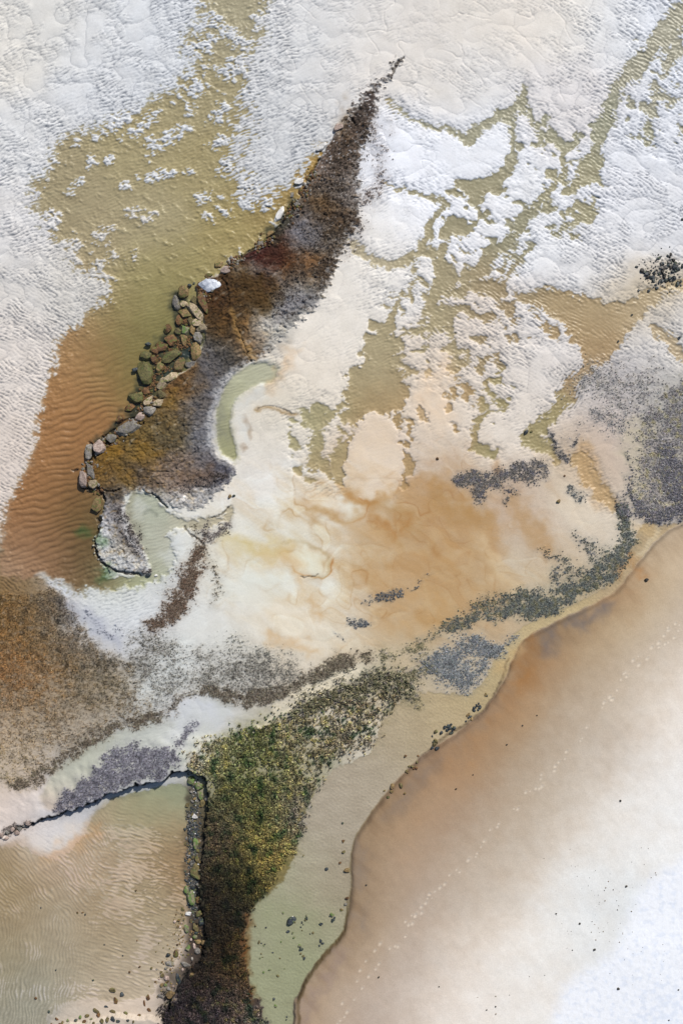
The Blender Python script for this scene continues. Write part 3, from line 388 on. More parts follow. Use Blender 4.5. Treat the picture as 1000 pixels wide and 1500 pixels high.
    hbch = hbch+.02*sm(10, -12, wb_)+.012*fbm(X/6, Y/6, 106, 3)*sm(5, -15, wb_)+.0035*fbm(X/3, Y/3, 107, 2)
    tb = t; H = H*(1-t)+hbch*t; amp = amp*(1-t)
    H = H+rip*amp+fine*amp*.38*(1-tpd*.6)*(1-tch)*(1-.75*sm(6, -14, bay))*(1-.8*sm(2, -8, wd))*(1-tt)
    # fissures
    ckd = np.full(X.shape, 99., F32); xx = X+2.0*sa+2.4*ma; yy = Y+2.0*sb+2.4*mb
    for P in CRACKS:
        P = smooth_pts(P, False, 2); u0, v0 = P[:, 0].min()-8, P[:, 1].min()-8; u1, v1 = P[:, 0].max()+8, P[:, 1].max()+8
        m = (X > u0) & (X < u1) & (Y > v0) & (Y < v1)
        if not m.any(): continue
        xm, ym = xx[m], yy[m]; d = ckd[m]
        for (ax, ay, aw), (bx, by, bw) in zip(P[:-1], P[1:]):
            ex, ey = bx-ax, by-ay; q = np.clip(((xm-ax)*ex+(ym-ay)*ey)/(ex*ex+ey*ey+1e-6), 0, 1)
            d = np.minimum(d, np.hypot(xm-ax-q*ex, ym-ay-q*ey)-(aw+(bw-aw)*q))
        ckd[m] = d
    tc = sm(1.0, -.6, ckd)
    tc = tc*sm(-.45, -.1, fr+.35*sa+.25); H = H-tc*.20*(.5+.5*t+.5*sm(20, -2, sh0))+.012*np.exp(-((ckd-2.5)/2)**2)*sm(30, 0, sh0)
    # ---------------- colour of the ground, with some light and shade painted in
    G = samp(K['ground'], X+8*ma, Y+8*mb); B = samp(K['bed'], X+10*ma+3*sa, Y+10*mb+3*sb)
    warm = lambda A: A*(1-sm(.06, .30, A[..., :1]-A[..., 2:])*np.array([.055, .02, -.03], F32))
    G = warm(G)
    G = G*(1+.02*sm(560, 380, X)*sm(500, 300, Y)*np.ones_like(X))[..., None]*(1+.035*fbm(X/22, Y/22, 111, 3)[..., None]*np.array([.9, 1, 1.15], F32)+.02*perlin(X/3, Y/3, 112)[..., None])
    B = B*1.02*(1+.07*fbm(X/30, Y/14, 113, 3)[..., None]*np.array([.9, 1, 1.1], F32)+.03*rip[..., None])
    inpond = sm(8, -8, pd); inmid = sm(720, 840, Y)*(1-inpond)*(1-sm(5, -5, chn))
    wl = sm(.004, -.012, H)
    anyw = np.clip(sm(10, -10, bay)+sm(10, -4, wd)+inpond+sm(6, -4, chn)+sm(5, -3, np.minimum(cr, p2)), 0, 1)
    w_ = wl*anyw
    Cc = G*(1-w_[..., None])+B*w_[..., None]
    damp = sm(.05, .0, H)*anyw*(1-w_); Cc = Cc*(1-.10*damp[..., None])
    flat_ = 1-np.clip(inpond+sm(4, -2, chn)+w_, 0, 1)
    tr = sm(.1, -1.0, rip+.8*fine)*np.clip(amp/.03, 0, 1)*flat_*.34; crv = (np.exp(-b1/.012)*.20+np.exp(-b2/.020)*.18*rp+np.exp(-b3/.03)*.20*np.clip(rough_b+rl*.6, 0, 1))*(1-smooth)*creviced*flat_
    Cc = Cc*(1-np.clip(tr+crv, 0, .5)[..., None]*np.array([1, .96, .88], F32))  # ripple troughs and creases darkened in the colour
    m1 = fbm(X/78+1.1*wa+.06*ma, Y/56+1.1*wb+.06*mb, 161, 2, .35); m2 = fbm((X+.5*Y)/80+.9*wb, (Y-.5*X)/34+.9*wa, 162, 2, .4)
    mc = np.exp(-(((X-560)/240)**2+((Y-800)/150)**2)**1.5)*flat_*sm(640, 700, Y+.15*X-60)
    fl = np.exp(-(m1/.035)**2)*sm(-.2, .5, m2)*.20+np.exp(-((m2-.12)/.03)**2)*sm(-.1, .4, m1)*.12
    Cc = Cc*(1-mc[..., None]*(fl[..., None]*np.array([.55, .9, 1.3], F32)+np.clip(m2, -.3, .5)[..., None]*np.array([.07, .16, .30], F32)))
    stk = fbm((X*.82+Y*.57)/60+.5*wa, (Y*.82-X*.57)/7, 163, 3)*(.5+m2); Cc = Cc*(1-(mc*.9)[..., None]*stk[..., None]*np.array([.06, .13, .24], F32))
    for (x0, y0, a_, b_, g_, c_, o_) in LOBES:
        m = (np.abs(X-x0) < 1.8*a_+30) & (np.abs(Y-y0) < 1.8*a_+30)
        if not m.any(): continue
        dx, dy = X[m]-x0+7*ma[m]+9*wa[m], Y[m]-y0+7*mb[m]+9*wb[m]; cg, sg_ = np.cos(np.radians(g_)), np.sin(np.radians(g_)); p = (dx*cg-dy*sg_)/a_; q = (dx*sg_+dy*cg)/b_
        dd = (np.hypot(p, q)-1)*min(a_, b_); e = sm(5, -12, dd)*o_; Cm = Cc[m]
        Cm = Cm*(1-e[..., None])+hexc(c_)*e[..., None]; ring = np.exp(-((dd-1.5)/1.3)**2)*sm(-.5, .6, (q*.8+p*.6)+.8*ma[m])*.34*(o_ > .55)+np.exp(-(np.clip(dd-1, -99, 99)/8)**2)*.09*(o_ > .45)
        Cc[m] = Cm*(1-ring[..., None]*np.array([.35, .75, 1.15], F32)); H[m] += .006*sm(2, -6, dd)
    lobe = sm(.04, .10, m1)*sm(.5, .12, m1)*mc; Cc = Cc*(1+.07*lobe[..., None]*np.array([.6, 1, 1.3], F32))
    # pond: bed tint even where it just emerges
    e = inpond*sm(1150, 1200, Y+20*ma)*(1-wl); Cc = Cc*(1-e[..., None])+B*1.03*e[..., None]
    e = inpond*sm(-.6, 1.4, rip+.6*fine)*np.clip(.05+.20*lump*(1+ma)+.06*ma+.3*sm(1400, 1470, Y)*west, 0, .8)*sm(1180, 1240, Y); Cc = Cc*(1-e[..., None])+hexc('d3cabd')*e[..., None]  # ripple crests painted pale, as sun glints
    e = sm(2, -2, chn); Cc = Cc*(1-e[..., None])+(B*(1+.10*sm(-.01, .02, H))[..., None])*e[..., None]
    e = sm(4, -6, lb)*.65; Cc = Cc*(1-e[..., None])+samp(K['bed'], X+6*ma, Y+6*mb)*e[..., None]*1.03
    e = sm(9, -9, np.minimum(cr, p2)+3*ma+4*fr); Cc = Cc*(1-e[..., None])+B*e[..., None]
    # pale rim round the pools
    e = np.exp(-((np.minimum(cr, p2)-3)/2.2)**2)*sm(-.2, .3, mb+.2)*.6*(sh0 < 12); Cc = Cc*(1-e[..., None])+hexc('d5d4d2')*e[..., None]
    # shelf rock
    S3 = samp(K['shelfc'], X+5*ma+2*sa, Y+5*mb+2*sb)
    stl = fbm((X*.5+Y*.86)/3, (X*.86-Y*.5)/16, 126, 3); S3 = np.clip((S3-.36)*1.22+.345, .05, 1); sg = S3.mean(-1, keepdims=True); S3 = sg+(S3-sg)*.74; big = fbm(X/34, Y/28, 128, 3); S3 = S3*(1+.30*big[..., None])+.05*sm(.1, .5, -big)[..., None]; S3 = S3*1.13*(1+.30*rf+.26*fbm(X/11, Y/11, 121, 3)+.28*stl)[..., None]
    och = sm(.1, .5, fbm(X/16, Y/16, 122, 3)); S3 = S3*(1+och[..., None]*np.array([.07, .02, -.08], F32))
    wht = sm(.28, .5, perlin(X/2.2, Y/2.2, 123)*.7+perlin(X/7, Y/7, 124)*.35)*sm(500, 400, Y-.2*(X-400)+20)*sm(330, 370, X)*(.35+.65*sm(310, 200, Y)+.3*sm(420, 480, X))
    wht = np.clip(wht*.85, 0, 1); S3 = S3*(1-wht[..., None])+hexc('c9c6c4')*wht[..., None]
    wht = sm(.1, .45, perlin(X/3, Y/3, 125)+.6*mb)*sm(-1, -9, sh)*0+sm(-12, -1, sh)*sm(-.1, .5, mb+.3*sa)*sm(4, 22, bay0)*.6
    S3 = S3*(1-wht[..., None])+hexc('a9a8a6')*wht[..., None]; ckn = np.exp(-(np.abs(perlin(X/21+.4*ma, Y/15, 104))/.05)**2)+.7*np.exp(-(np.abs(perlin(X/10+.3*mb, Y/8, 105))/.06)**2); S3 = S3*(1-.38*np.clip(ckn, 0, 1)*sm(-.3, .3, mb)[...])[..., None]; pst = sm(.22, .5, fbm((X*.6+Y*.8)/8, (X*.8-Y*.6)/20, 129, 3))*.38; S3 = S3*(1-pst[..., None])+hexc('a69f96')*pst[..., None]; mot = sm(.15, .45, fbm(X/7, Y/6, 127, 3))*sm(420, 520, Y)*sm(330, 240, X); S3 = S3*(1-.5*mot[..., None])+hexc('74592e')*.5*mot[..., None]; rim = sm(-9, -1, sh)*(sh0 < 12)*sm(12, 30, bay0)*sm(-.3, .4, fr+.3)*.75; S3 = S3*(1-rim[..., None])+hexc('a39f9a')*rim[..., None]
    e = sm(2.2, -2.2, sh); Cc = Cc*(1-e[..., None])+S3*e[..., None]
    # weed film staining the ground under the carpets
    alg = np.zeros(X.shape, F32); algC = np.zeros(X.shape+(3,), F32); AL = {}
    nz = {}
    def N(c):
        if c not in nz: nz[c] = (fbm(X/(c*.55), Y/(c*.44), 130+int(c*3), 3, .8)*1.2+.62*fbm(X/(c*2.6), Y/(c*2.0), 131+int(c), 2, .6))
        return nz[c]
    pat = fbm(X/34, Y/26, 133, 3, .6)
    AC = samp(K['algc'], X+6*ma+2*sa, Y+6*mb+2*sb)
    for k, a in ALGAE.items():
        d = D('a_'+k, 3, 9, 4); m = d < a['s']
        if not m.any(): continue
        dens = a['n']*sm(a['s'], -a['s'], d)
        if k == 'brown': dens = dens*(1-.42*sm(960, 1120, Y+.45*X))
        if k == 'green': dens = dens*(1-.36*sm(1240, 1060, Y-.3*(X-300)))*(1-.15*sm(380, 440, X))
        dens = dens*np.clip(.96+.75*pat, .4, 1.3)
        n = (N(a['c'])+.35*fine*(k != 'green'))*.5+.5
        sw_ = .30 if k in ('green', 'brown', 'purple', 'mussel', 'field') else .15; cov = sm(1-dens-sw_, 1-dens+sw_, n)*sm(0, .12, dens)
        if a['col'] is None:
            pg = sm(.05, .5, fbm(X/13, Y/11, 145, 3))[..., None]*(k == 'green'); pk = sm(.1, .5, fbm(X/12, Y/15, 146, 3))[..., None]; c = AC*(1-.35*pk)*(1-pg*.5)+hexc('7d7540')*pg*.5*np.clip(AC.mean(-1, keepdims=True)*3.2, .25, 1.2); c = c*(1+.55*perlin(X/2.2, Y/2.2, 141))[..., None]*(1+.2*fbm(X/14, Y/14, 142, 2)[..., None]*np.array([1.2, .9, .4], F32))
            if k == 'brown': cr_ = sm(.0, .6, fbm(X/8, Y/7, 170, 3)+.35*sm(960, 1100, Y))[..., None]*.5; c = c*(1-cr_)+hexc('9c8f7e')*cr_
            else: lt = sm(1330, 1200, Y)[..., None]; dk = sm(.0, .5, fbm(X/17, Y/22, 171, 3))[..., None]; c = c*(1+.16*lt)*(1-.5*dk*np.array([1.1, .75, .9], F32))
        else:
            cs = [hexc(q) for q in a['col']]; q = np.clip(fbm(X/9, Y/9, 143, 2)+.5, 0, 1)[..., None]
            c = (cs[0]*(1-q)+cs[1]*q) if len(cs) < 3 else np.where(q < .5, cs[0]*(1-2*q)+cs[1]*2*q, cs[1]*(2-2*q)+cs[2]*(2*q-1))
            c = c*(1+.35*perlin(X/2.4, Y/2.4, 144))[..., None]
        film = (dens*(.50 if k in ('purple', 'mussel', 'musselrim', 'brown', 'slate', 'blue') else .45))[..., None]; Cc = Cc*(1-film*(1-cov[..., None]))+(c*1.15)*film*(1-cov[..., None])
        Cc = Cc*(1-cov[..., None]*.9)+c*cov[..., None]*.9
        H = H+cov*(.05 if k != 'green' else .02)+((.11*fbm(X/4.5, Y/5.5, 147, 2)+.10*fbm(X/14, Y/16, 148, 2))*dens if k == 'green' else 0)+(.03*fbm(X/4, Y/4, 149, 2)*dens if k in ('brown', 'mussel') else 0)
        AL[k] = cov; upd = cov > alg; alg = np.maximum(alg, cov); algC = np.where(upd[..., None], c, algC)
    # beach
    BC = samp(K['beachc'], X+9*ma, Y+9*mb)
    st = fbm((X*.62+Y*.78)/70+1.2*wa, (X*.78-Y*.62)/17+.8*wb, 151, 3)*.6+.4*ma
    fadeb = sm(0, -60, bd0)
    BC = warm(BC)*np.array([1.01, 1.0, .972], F32); bl = BC.mean(-1, keepdims=True); BC = BC*(1-.07*sm(.86, .70, bl))
    BC = BC*(1+.03*st[..., None]*np.array([.9, 1, 1.15], F32)+.03*fbm(X/35, Y/35, 152, 3)[..., None]*np.array([.6, 1, 1.4], F32)+(.028*perlin(X/1.9, Y/1.9, 153)+.02*fbm(X/7, Y/7, 157, 2))[..., None])
    gr = sm(-60, -4, bd0)*(.5+.5*sm(-.2, .5, fbm((X*.72-Y*.7)/14, (X*.7+Y*.72)/60, 154, 3))); BC = BC*(1-.16*gr[..., None]*np.array([.85, 1, 1.15], F32)); nw = sm(-110, -20, bd0)[..., None]; BC = BC*(1+nw*np.array([.02, -.005, -.06], F32)); we = np.exp(-((bd+3)/3.5)**2)*.20; BC = BC*(1-we[..., None])
    e = sm(10, -22, wb_+10*st)*(.86+.14*perlin(X/5, Y/5, 155)); WC = hexc('e6e8ec')*(1-.05*sm(0, .5, fbm(X/9, Y/9, 156, 3)+.3*sm(1400, 1480, Y)*sm(900, 960, X))[..., None]*np.array([1.3, 1, .5], F32))
    BC = BC*(1-e[..., None])+WC*e[..., None]
    e = sm(1.5, -2.5, bd); Cc = Cc*(1-e[..., None])+BC*e[..., None]
    for k, (f, s, c, o) in STAINS_SHADE.items():
        d = samp(K['s_'+k], X+min(s, 9)*1.5*ma+min(s, 2)*.7*sa+min(s, 16)*1.6*wa, Y+min(s, 9)*1.5*mb+min(s, 2)*.7*sb+min(s, 16)*1.6*wb)
        e = (sm(s*1.5, -s*.8, d)*o*(1+.5*(s > 6)*mb+.3*(s > 6)*fr))
        if k.startswith('dust'): e = e*sm(3, -4, bd)*(.7+.5*st*(s > 6))
        e = np.clip(e, 0, 1)
        if e.max() > 0: Cc = Cc*(1-e[..., None])+hexc(c)*e[..., None]
    e = tc*.5; Cc = Cc*(1-e[..., None])+hexc('2c2620')*e[..., None]
    e = np.clip(lshade*.93, 0, 1); Cc = Cc*(1-e[..., None])+hexc('1b1815')*e[..., None]  # near-black shadow of the ledge painted into the colour
    # footprints and scuffs in the sand: real dents, paler where dry sand is thrown up
    fp = np.zeros(X.shape, F32); rr = np.random.RandomState(5)
    T1 = np.array([(1000,905),(975,925),(960,945),(935,962),(900,1005),(870,1050),(850,1082),(815,1115),(785,1150),(745,1190),(705,1235),(690,1255),(660,1280),(640,1300),(615,1330),(600,1360),(575,1390),(545,1420),(525,1450),(505,1480),(490,1510)], float)
    T2 = np.array([(1010,900),(985,935),(930,970),(905,1000),(875,1040)], float)
    T3 = np.array([(640,1300),(600,1345),(565,1375),(540,1400),(520,1440)], float)
    dots = []
    for T, q in ((T1, 1.0), (T2, .5), (T3, .6)):
        for a, b in zip(T[:-1], T[1:]):
            n = int(np.hypot(*(b-a))/6.2)
            for i in range(n):
                if rr.rand() < .62*q: p = a+(b-a)*(i+.3*rr.rand())/n; dots.append((p[0]+rr.normal()*3.2, p[1]+rr.normal()*3.2, rr.uniform(.9, 2.2)))
    for (x0, y0, r) in dots:
        m = (np.abs(X-x0) < 8) & (np.abs(Y-y0) < 8)
        if m.any():
            d2 = ((X[m]-x0)*.8+(Y[m]-y0)*.6)**2/(r*.8)**2+((X[m]-x0)*.6-(Y[m]-y0)*.8)**2/(r*1.3)**2
            H[m] += (-.025*np.exp(-d2)+.012*np.exp(-(np.sqrt(d2)-1.6)**2*3)); fp[m] = np.maximum(fp[m], np.exp(-d2*.6))
    fp = fp*tb*.48; Cc = Cc*(1-fp[..., None])+(hexc('ddd2c0')*fp[..., None])
    Cc = np.clip(Cc, .02, .97)
    reg = np.where(bd < 0, 2, np.where(sh < 0, 1, 0))
    wet = np.clip(anyw*sm(.08, -.01, H)+.25*sm(-60, 0, bd0)*tb, 0, 1)
    body = np.where(chn < 6, 3, np.where(pd < 12, 4, np.where(np.minimum(cr, p2) < 6, 2, np.where(bay < 40, 0, 1))))
    body = np.where((bg < 10) & (bay > 40), 1, body)
    return H, Cc, reg, wet, AL, algC, body, anyw
# ---------------------------------------------------------------- materials
def new_mat(name):
    m = bpy.data.materials.new(name); m.use_nodes = True; n = m.node_tree.nodes; l = m.node_tree.links
    return m, n, l, n['Principled BSDF']
def mk(n, t, **kw):
    o = n.new(t)
    for k, v in kw.items():
        if hasattr(o, k): setattr(o, k, v)
        else: o.inputs[k.replace('_', ' ')].default_value = v
    return o
def ground_mat(name, bump, scale, mott, rough=.9):
    m, n, l, b = new_mat(name)
    a = mk(n, 'ShaderNodeVertexColor', layer_name='tint'); tc = n.new('ShaderNodeTexCoord')
    nz = mk(n, 'ShaderNodeTexNoise', Scale=scale, Detail=5.0, Roughness=.7); l.new(tc.outputs['Object'], nz.inputs['Vector'])
    mr = mk(n, 'ShaderNodeMapRange'); mr.inputs['To Min'].default_value = 1-mott; mr.inputs['To Max'].default_value = 1+mott
    mr.inputs['From Min'].default_value = .25; mr.inputs['From Max'].default_value = .75
    l.new(nz.outputs['Fac'], mr.inputs['Value'])
    mx = mk(n, 'ShaderNodeVectorMath', operation='SCALE'); l.new(a.outputs['Color'], mx.inputs[0]); l.new(mr.outputs[0], mx.inputs['Scale'])
    l.new(mx.outputs[0], b.inputs['Base Color'])
    wt = mk(n, 'ShaderNodeAttribute', attribute_name='wet'); r_ = mk(n, 'ShaderNodeMapRange'); r_.inputs['To Min'].default_value = rough; r_.inputs['To Max'].default_value = .38
    l.new(wt.outputs['Fac'], r_.inputs['Value']); l.new(r_.outputs[0], b.inputs['Roughness'])
    bp = mk(n, 'ShaderNodeBump', Strength=.6, Distance=bump); l.new(nz.outputs['Fac'], bp.inputs['Height']); l.new(bp.outputs[0], b.inputs['Normal'])
    b.inputs['Specular IOR Level'].default_value = .3
    return m
def water_mat(name, tint, rough, scale, dist):
    m, n, l, b = new_mat(name); n.remove(b)
    tr = mk(n, 'ShaderNodeBsdfTransparent', Color=(*tint, 1)); gl = mk(n, 'ShaderNodeBsdfGlossy', Roughness=rough)
    lw = mk(n, 'ShaderNodeLayerWeight', Blend=.5); pw = mk(n, 'ShaderNodeMath', operation='POWER'); pw.inputs[1].default_value = 5; l.new(lw.outputs['Facing'], pw.inputs[0]); fr = mk(n, 'ShaderNodeMath', operation='MULTIPLY_ADD'); fr.inputs[1].default_value = .9; fr.inputs[2].default_value = .022; l.new(pw.outputs[0], fr.inputs[0]); mx = n.new('ShaderNodeMixShader'); tc = n.new('ShaderNodeTexCoord')
    mp = mk(n, 'ShaderNodeMapping'); mp.inputs['Rotation'].default_value = (0, 0, R(-20)); mp.inputs['Scale'].default_value = (.45, 1, 1)
    nz = mk(n, 'ShaderNodeTexNoise', Scale=scale, Detail=3.0, Roughness=.6, Distortion=.6); l.new(tc.outputs['Object'], mp.inputs[0]); l.new(mp.outputs[0], nz.inputs['Vector'])
    bp = mk(n, 'ShaderNodeBump', Strength=1.0, Distance=dist); l.new(nz.outputs['Fac'], bp.inputs['Height'])
    for q in (lw, gl): l.new(bp.outputs[0], q.inputs['Normal'])
    l.new(fr.outputs[0], mx.inputs[0]); l.new(tr.outputs[0], mx.inputs[1]); l.new(gl.outputs[0], mx.inputs[2]); l.new(mx.outputs[0], n['Material Output'].inputs[0])
    return m
def rock_mat(name, cols, moss=None, mossamt=0.0, rough=.8, scale=6.0):
    m, n, l, b = new_mat(name); tc = n.new('ShaderNodeTexCoord'); oi = n.new('ShaderNodeObjectInfo')
    ad = mk(n, 'ShaderNodeVectorMath', operation='ADD'); sc_ = mk(n, 'ShaderNodeVectorMath', operation='SCALE'); sc_.inputs['Scale'].default_value = 1
    cx = n.new('ShaderNodeCombineXYZ'); mu = mk(n, 'ShaderNodeMath', operation='MULTIPLY'); mu.inputs[1].default_value = 37
    l.new(oi.outputs['Random'], mu.inputs[0]); l.new(mu.outputs[0], cx.inputs[0]); l.new(tc.outputs['Object'], ad.inputs[0]); l.new(cx.outputs[0], ad.inputs[1])
    nz = mk(n, 'ShaderNodeTexNoise', Scale=scale, Detail=6.0, Roughness=.72); l.new(ad.outputs[0], nz.inputs['Vector'])
    cr = n.new('ShaderNodeValToRGB'); l.new(nz.outputs['Fac'], cr.inputs[0]); e = cr.color_ramp.elements
    e[0].position = .33; e[1].position = .68
    lin = [tuple(float(v)**2.2 for v in hexc(c))+(1,) for c in cols]
    e[0].color = lin[0]; e[1].color = lin[-1]
    for i, c in enumerate(lin[1:-1]): q = e.new(.33+.35*(i+1)/(len(lin)-1)); q.color = c
    mr = mk(n, 'ShaderNodeMapRange'); mr.inputs['To Min'].default_value = .75; mr.inputs['To Max'].default_value = 1.25; l.new(oi.outputs['Random'], mr.inputs['Value'])
    s2 = mk(n, 'ShaderNodeVectorMath', operation='SCALE'); l.new(cr.outputs[0], s2.inputs[0]); l.new(mr.outputs[0], s2.inputs['Scale']); out = s2.outputs[0]
    if moss:
        n2 = mk(n, 'ShaderNodeTexNoise', Scale=scale*.6, Detail=4.0); l.new(ad.outputs[0], n2.inputs['Vector'])
        th = mk(n, 'ShaderNodeMapRange'); th.inputs['From Min'].default_value = .62-mossamt*.3; th.inputs['From Max'].default_value = .68-mossamt*.3; l.new(n2.outputs['Fac'], th.inputs['Value'])
        mm = mk(n, 'ShaderNodeMix', data_type='RGBA'); l.new(th.outputs[0], mm.inputs[0]); l.new(out, mm.inputs[6]); mm.inputs[7].default_value = tuple(float(v)**2.2 for v in hexc(moss))+(1,); out = mm.outputs[2]
    l.new(out, b.inputs['Base Color']); b.inputs['Roughness'].default_value = rough
    bp = mk(n, 'ShaderNodeBump', Strength=.8, Distance=.05); l.new(nz.outputs['Fac'], bp.inputs['Height']); l.new(bp.outputs[0], b.inputs['Normal'])
    return m
def weed_mat(name):
    m, n, l, b = new_mat(name); a = mk(n, 'ShaderNodeVertexColor', layer_name='tint'); l.new(a.outputs[0], b.inputs['Base Color'])
    b.inputs['Roughness'].default_value = .75; b.inputs['Specular IOR Level'].default_value = .25; return m
GAIN = 0.92
def lin(c): return np.clip(c, 0, 1)**2.2*GAIN

# ---------------------------------------------------------------- the ground sheet
prep()
PITCH = 1.12
def axis(a, b, far):
    core = np.arange(a-46, b+46, PITCH); st = PITCH*1.25*1.16**np.arange(62); st = st[np.cumsum(st) < far]
    return np.concatenate([(core[0]-np.cumsum(st))[::-1], core, core[-1]+np.cumsum(st)])
us, vs = axis(0, 1000, 24000), axis(0, 1500, 24000)
UX, VY = np.meshgrid(us.astype(F32), vs.astype(F32))
H, COL, REG, WET, AL, ALC, BODY, ANYW = terrain(UX, VY)
out = np.maximum(np.maximum(-50-UX, UX-1050), np.maximum(-50-VY, VY-1550)); fo = sm(0, 400, out); H = H*(1-fo)+fo*np.where(REG == 2, .5, np.where(ANYW > .5, -.1, .12))
Hs = H
NV, NU = H.shape
XW, YW = (UX-500)*U, (750-VY)*U
def ground_z(u, v):
    i = int(np.clip(np.searchsorted(us, u), 1, NU-1)); j = int(np.clip(np.searchsorted(vs, v), 1, NV-1)); return float(H[j, i])
def mesh_from(name, co, faces, mat, colors=None, wet=None, smooth=True):
    me = bpy.data.meshes.new(name); nvt, nf = len(co), len(faces); k = faces.shape[1]
    me.vertices.add(nvt); me.vertices.foreach_set('co', np.ascontiguousarray(co, F32).ravel())
    me.loops.add(nf*k); me.loops.foreach_set('vertex_index', np.ascontiguousarray(faces, np.int32).ravel())
    me.polygons.add(nf); me.polygons.foreach_set('loop_start', np.arange(0, nf*k, k, dtype=np.int32))
    me.polygons.foreach_set('use_smooth', np.full(nf, smooth))
    if colors is not None:
        a = me.color_attributes.new('tint', 'FLOAT_COLOR', 'POINT'); c = np.ones((nvt, 4), F32); c[:, :3] = colors; a.data.foreach_set('color', c.ravel())
    if wet is not None:
        a = me.attributes.new('wet', 'FLOAT', 'POINT'); a.data.foreach_set('value', np.ascontiguousarray(wet, F32).ravel())
    me.update(); me.validate(); me.materials.append(mat)
    o = bpy.data.objects.new(name, me); C.objects.link(o); return o
IDX = np.arange(NV*NU, dtype=np.int32).reshape(NV, NU)
QUAD = np.stack([IDX[1:, :-1], IDX[1:, 1:], IDX[:-1, 1:], IDX[:-1, :-1]], -1)
def sheet(name, sel, mat, z=None, step=1, colored=True):
    q = QUAD[sel]; used = np.unique(q); rm = np.full(NV*NU, -1, np.int32); rm[used] = np.arange(len(used))
    zz = (H if z is None else np.full_like(H, z)).ravel()[used]
    co = np.stack([XW.ravel()[used], YW.ravel()[used], zz], -1)
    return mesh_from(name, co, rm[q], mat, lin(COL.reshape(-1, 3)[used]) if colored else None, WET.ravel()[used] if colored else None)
M_flat = ground_mat('tidal_sand', .02, 9, .05, .85); M_beach = ground_mat('beach_sand', .02, 9, .07, .95); M_shelf = ground_mat('shelf_rock', .10, 7, .22, .85)
RC = REG[:-1, :-1]
def structure(o, **kw):
    o['kind'] = 'structure'
    for k, v in kw.items(): o[k] = v
    return o
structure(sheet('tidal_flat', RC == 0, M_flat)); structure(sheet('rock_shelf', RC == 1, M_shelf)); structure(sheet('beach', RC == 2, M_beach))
# water surface wherever the bed lies below it
low = (H < .004) & (REG != 2)
low = low & (ANYW > .02)
d = low.copy()
for k in range(2):
    d[1:] |= d[:-1].copy(); d[:-1] |= d[1:].copy(); d[:, 1:] |= d[:, :-1].copy(); d[:, :-1] |= d[:, 1:].copy()
dc = d[:-1, :-1]; BC_ = BODY[:-1, :-1]
names = {0: ('bay_water', water_mat('bay_water', (.97, .97, .93), .10, 2.6, .012)), 1: ('creek_water', water_mat('creek_water', (.98, .98, .95), .10, 3.4, .01)), 2: ('pool_water', water_mat('pool_water', (.98, .98, .95), .08, 3.5, .006)),
         3: ('channel_water', water_mat('channel_water', (.95, .95, .9), .10, 4.0, .008)), 4: ('pond_water', water_mat('pond_water', (.95, .95, .9), .10, 3.0, .008))}
for b_, (nm, mt) in names.items():
    sel = dc & (BC_ == b_)
    if sel.any(): structure(sheet(nm, sel, mt, z=0.0, colored=False))

# ---------------------------------------------------------------- weed carpets (stuff)
WEED = {
 'brown': ('rockweed_carpet', 'rusty brown and ochre rockweed carpet on the flats at the left edge', 'seaweed', 26000),
 'rim': ('rockweed_band', 'narrow dark winding line of rockweed below the pale central flats', 'seaweed', 7500),
 'field': ('weed_scatter', 'fine grey weed specks scattered over white sand at left centre', 'seaweed', 9000),
 'patch': ('rockweed_patch', 'dark brown elongated weed patch between pale sand left of centre', 'seaweed', 6000),
 'strand': ('weed_strand', 'thin trailing line of dark weed along the edge of the cream flat', 'seaweed', 900),
 'green': ('marsh_grass', 'tall dense green, ochre and dark brown marsh growth beside the sandy channel', 'marsh grass', 60000),
 'blue': ('mussel_bed', 'blue grey shell bed patch at the head of the sandy channel', 'mussel bed', 3200),
 'band': ('mussel_band', 'long dark blue grey shell band running up beside the beach edge', 'mussel bed', 6500),
 'bandtop': ('mussel_fringe', 'loose spurs of dark shells reaching into the orange flat', 'mussel bed', 2200),
 'blob': ('mussel_clump', 'isolated dark grey clump of shells on the cream flat, right of centre', 'mussel bed', 2600),
 'tuft': ('mussel_tuft', 'small dark shell tuft on pale sand right of the larger isolated clump', 'mussel bed', 260),
 'cluster': ('shell_cluster', 'little broken row of dark shells in the middle of the orange flat', 'mussel bed', 600),
 'purple': ('shell_scatter', 'purple grey speckled shell bed on pinkish sand by the right edge', 'mussel bed', 4200),
 'mussel': ('mussel_reef', 'olive and slate mottled shell reef at the right edge', 'mussel bed', 5000),
 'musselrim': ('mussel_rim', 'dense dark slate rim along the lower side of the right hand reef', 'mussel bed', 4200),
 'strip': ('weed_strip', 'thin dark diagonal weed strip at the mouth of the right hand creek', 'seaweed', 400),
 'top': ('weed_fringe', 'brown weed specks on white sand along the right side of the upper rock shelf', 'seaweed', 1500),
 'slate': ('slate_weed_bed', 'slate grey weed bed just above the black shadowed ledge of the pond', 'seaweed', 3600),
 'stones': ('weed_crust', 'mauve brown crust of weed on the small ledge at the left edge', 'seaweed', 400),
 'spur': ('weed_spur', 'grey brown weed patch beside the cream flat below the shelf pools', 'seaweed', 900),
 'veil': ('weed_veil', 'faint bluish grey film of weed on the white sand spit', 'seaweed', 500),
 'weave': ('weed_weave', 'olive brown and grey weed joining the marsh growth to the shell beds on its right', 'seaweed', 7000),
 'drift': ('weed_drift', 'sparse grey weed dusting on cream sand in the middle', 'seaweed', 700),
 'shelftuft': ('shelf_weed', 'short dark weed covering the upper half of the rock shelf', 'seaweed', 9000),
 'tail': ('tail_weed', 'dark weed on the lower tail of the rock shelf', 'seaweed', 1500),
 'band2': ('weed_haze', 'pale olive grey weed specks between the cream strip and the marsh growth', 'seaweed', 1500),
}
M_weed = weed_mat('weed')
rs = np.random.RandomState(3)
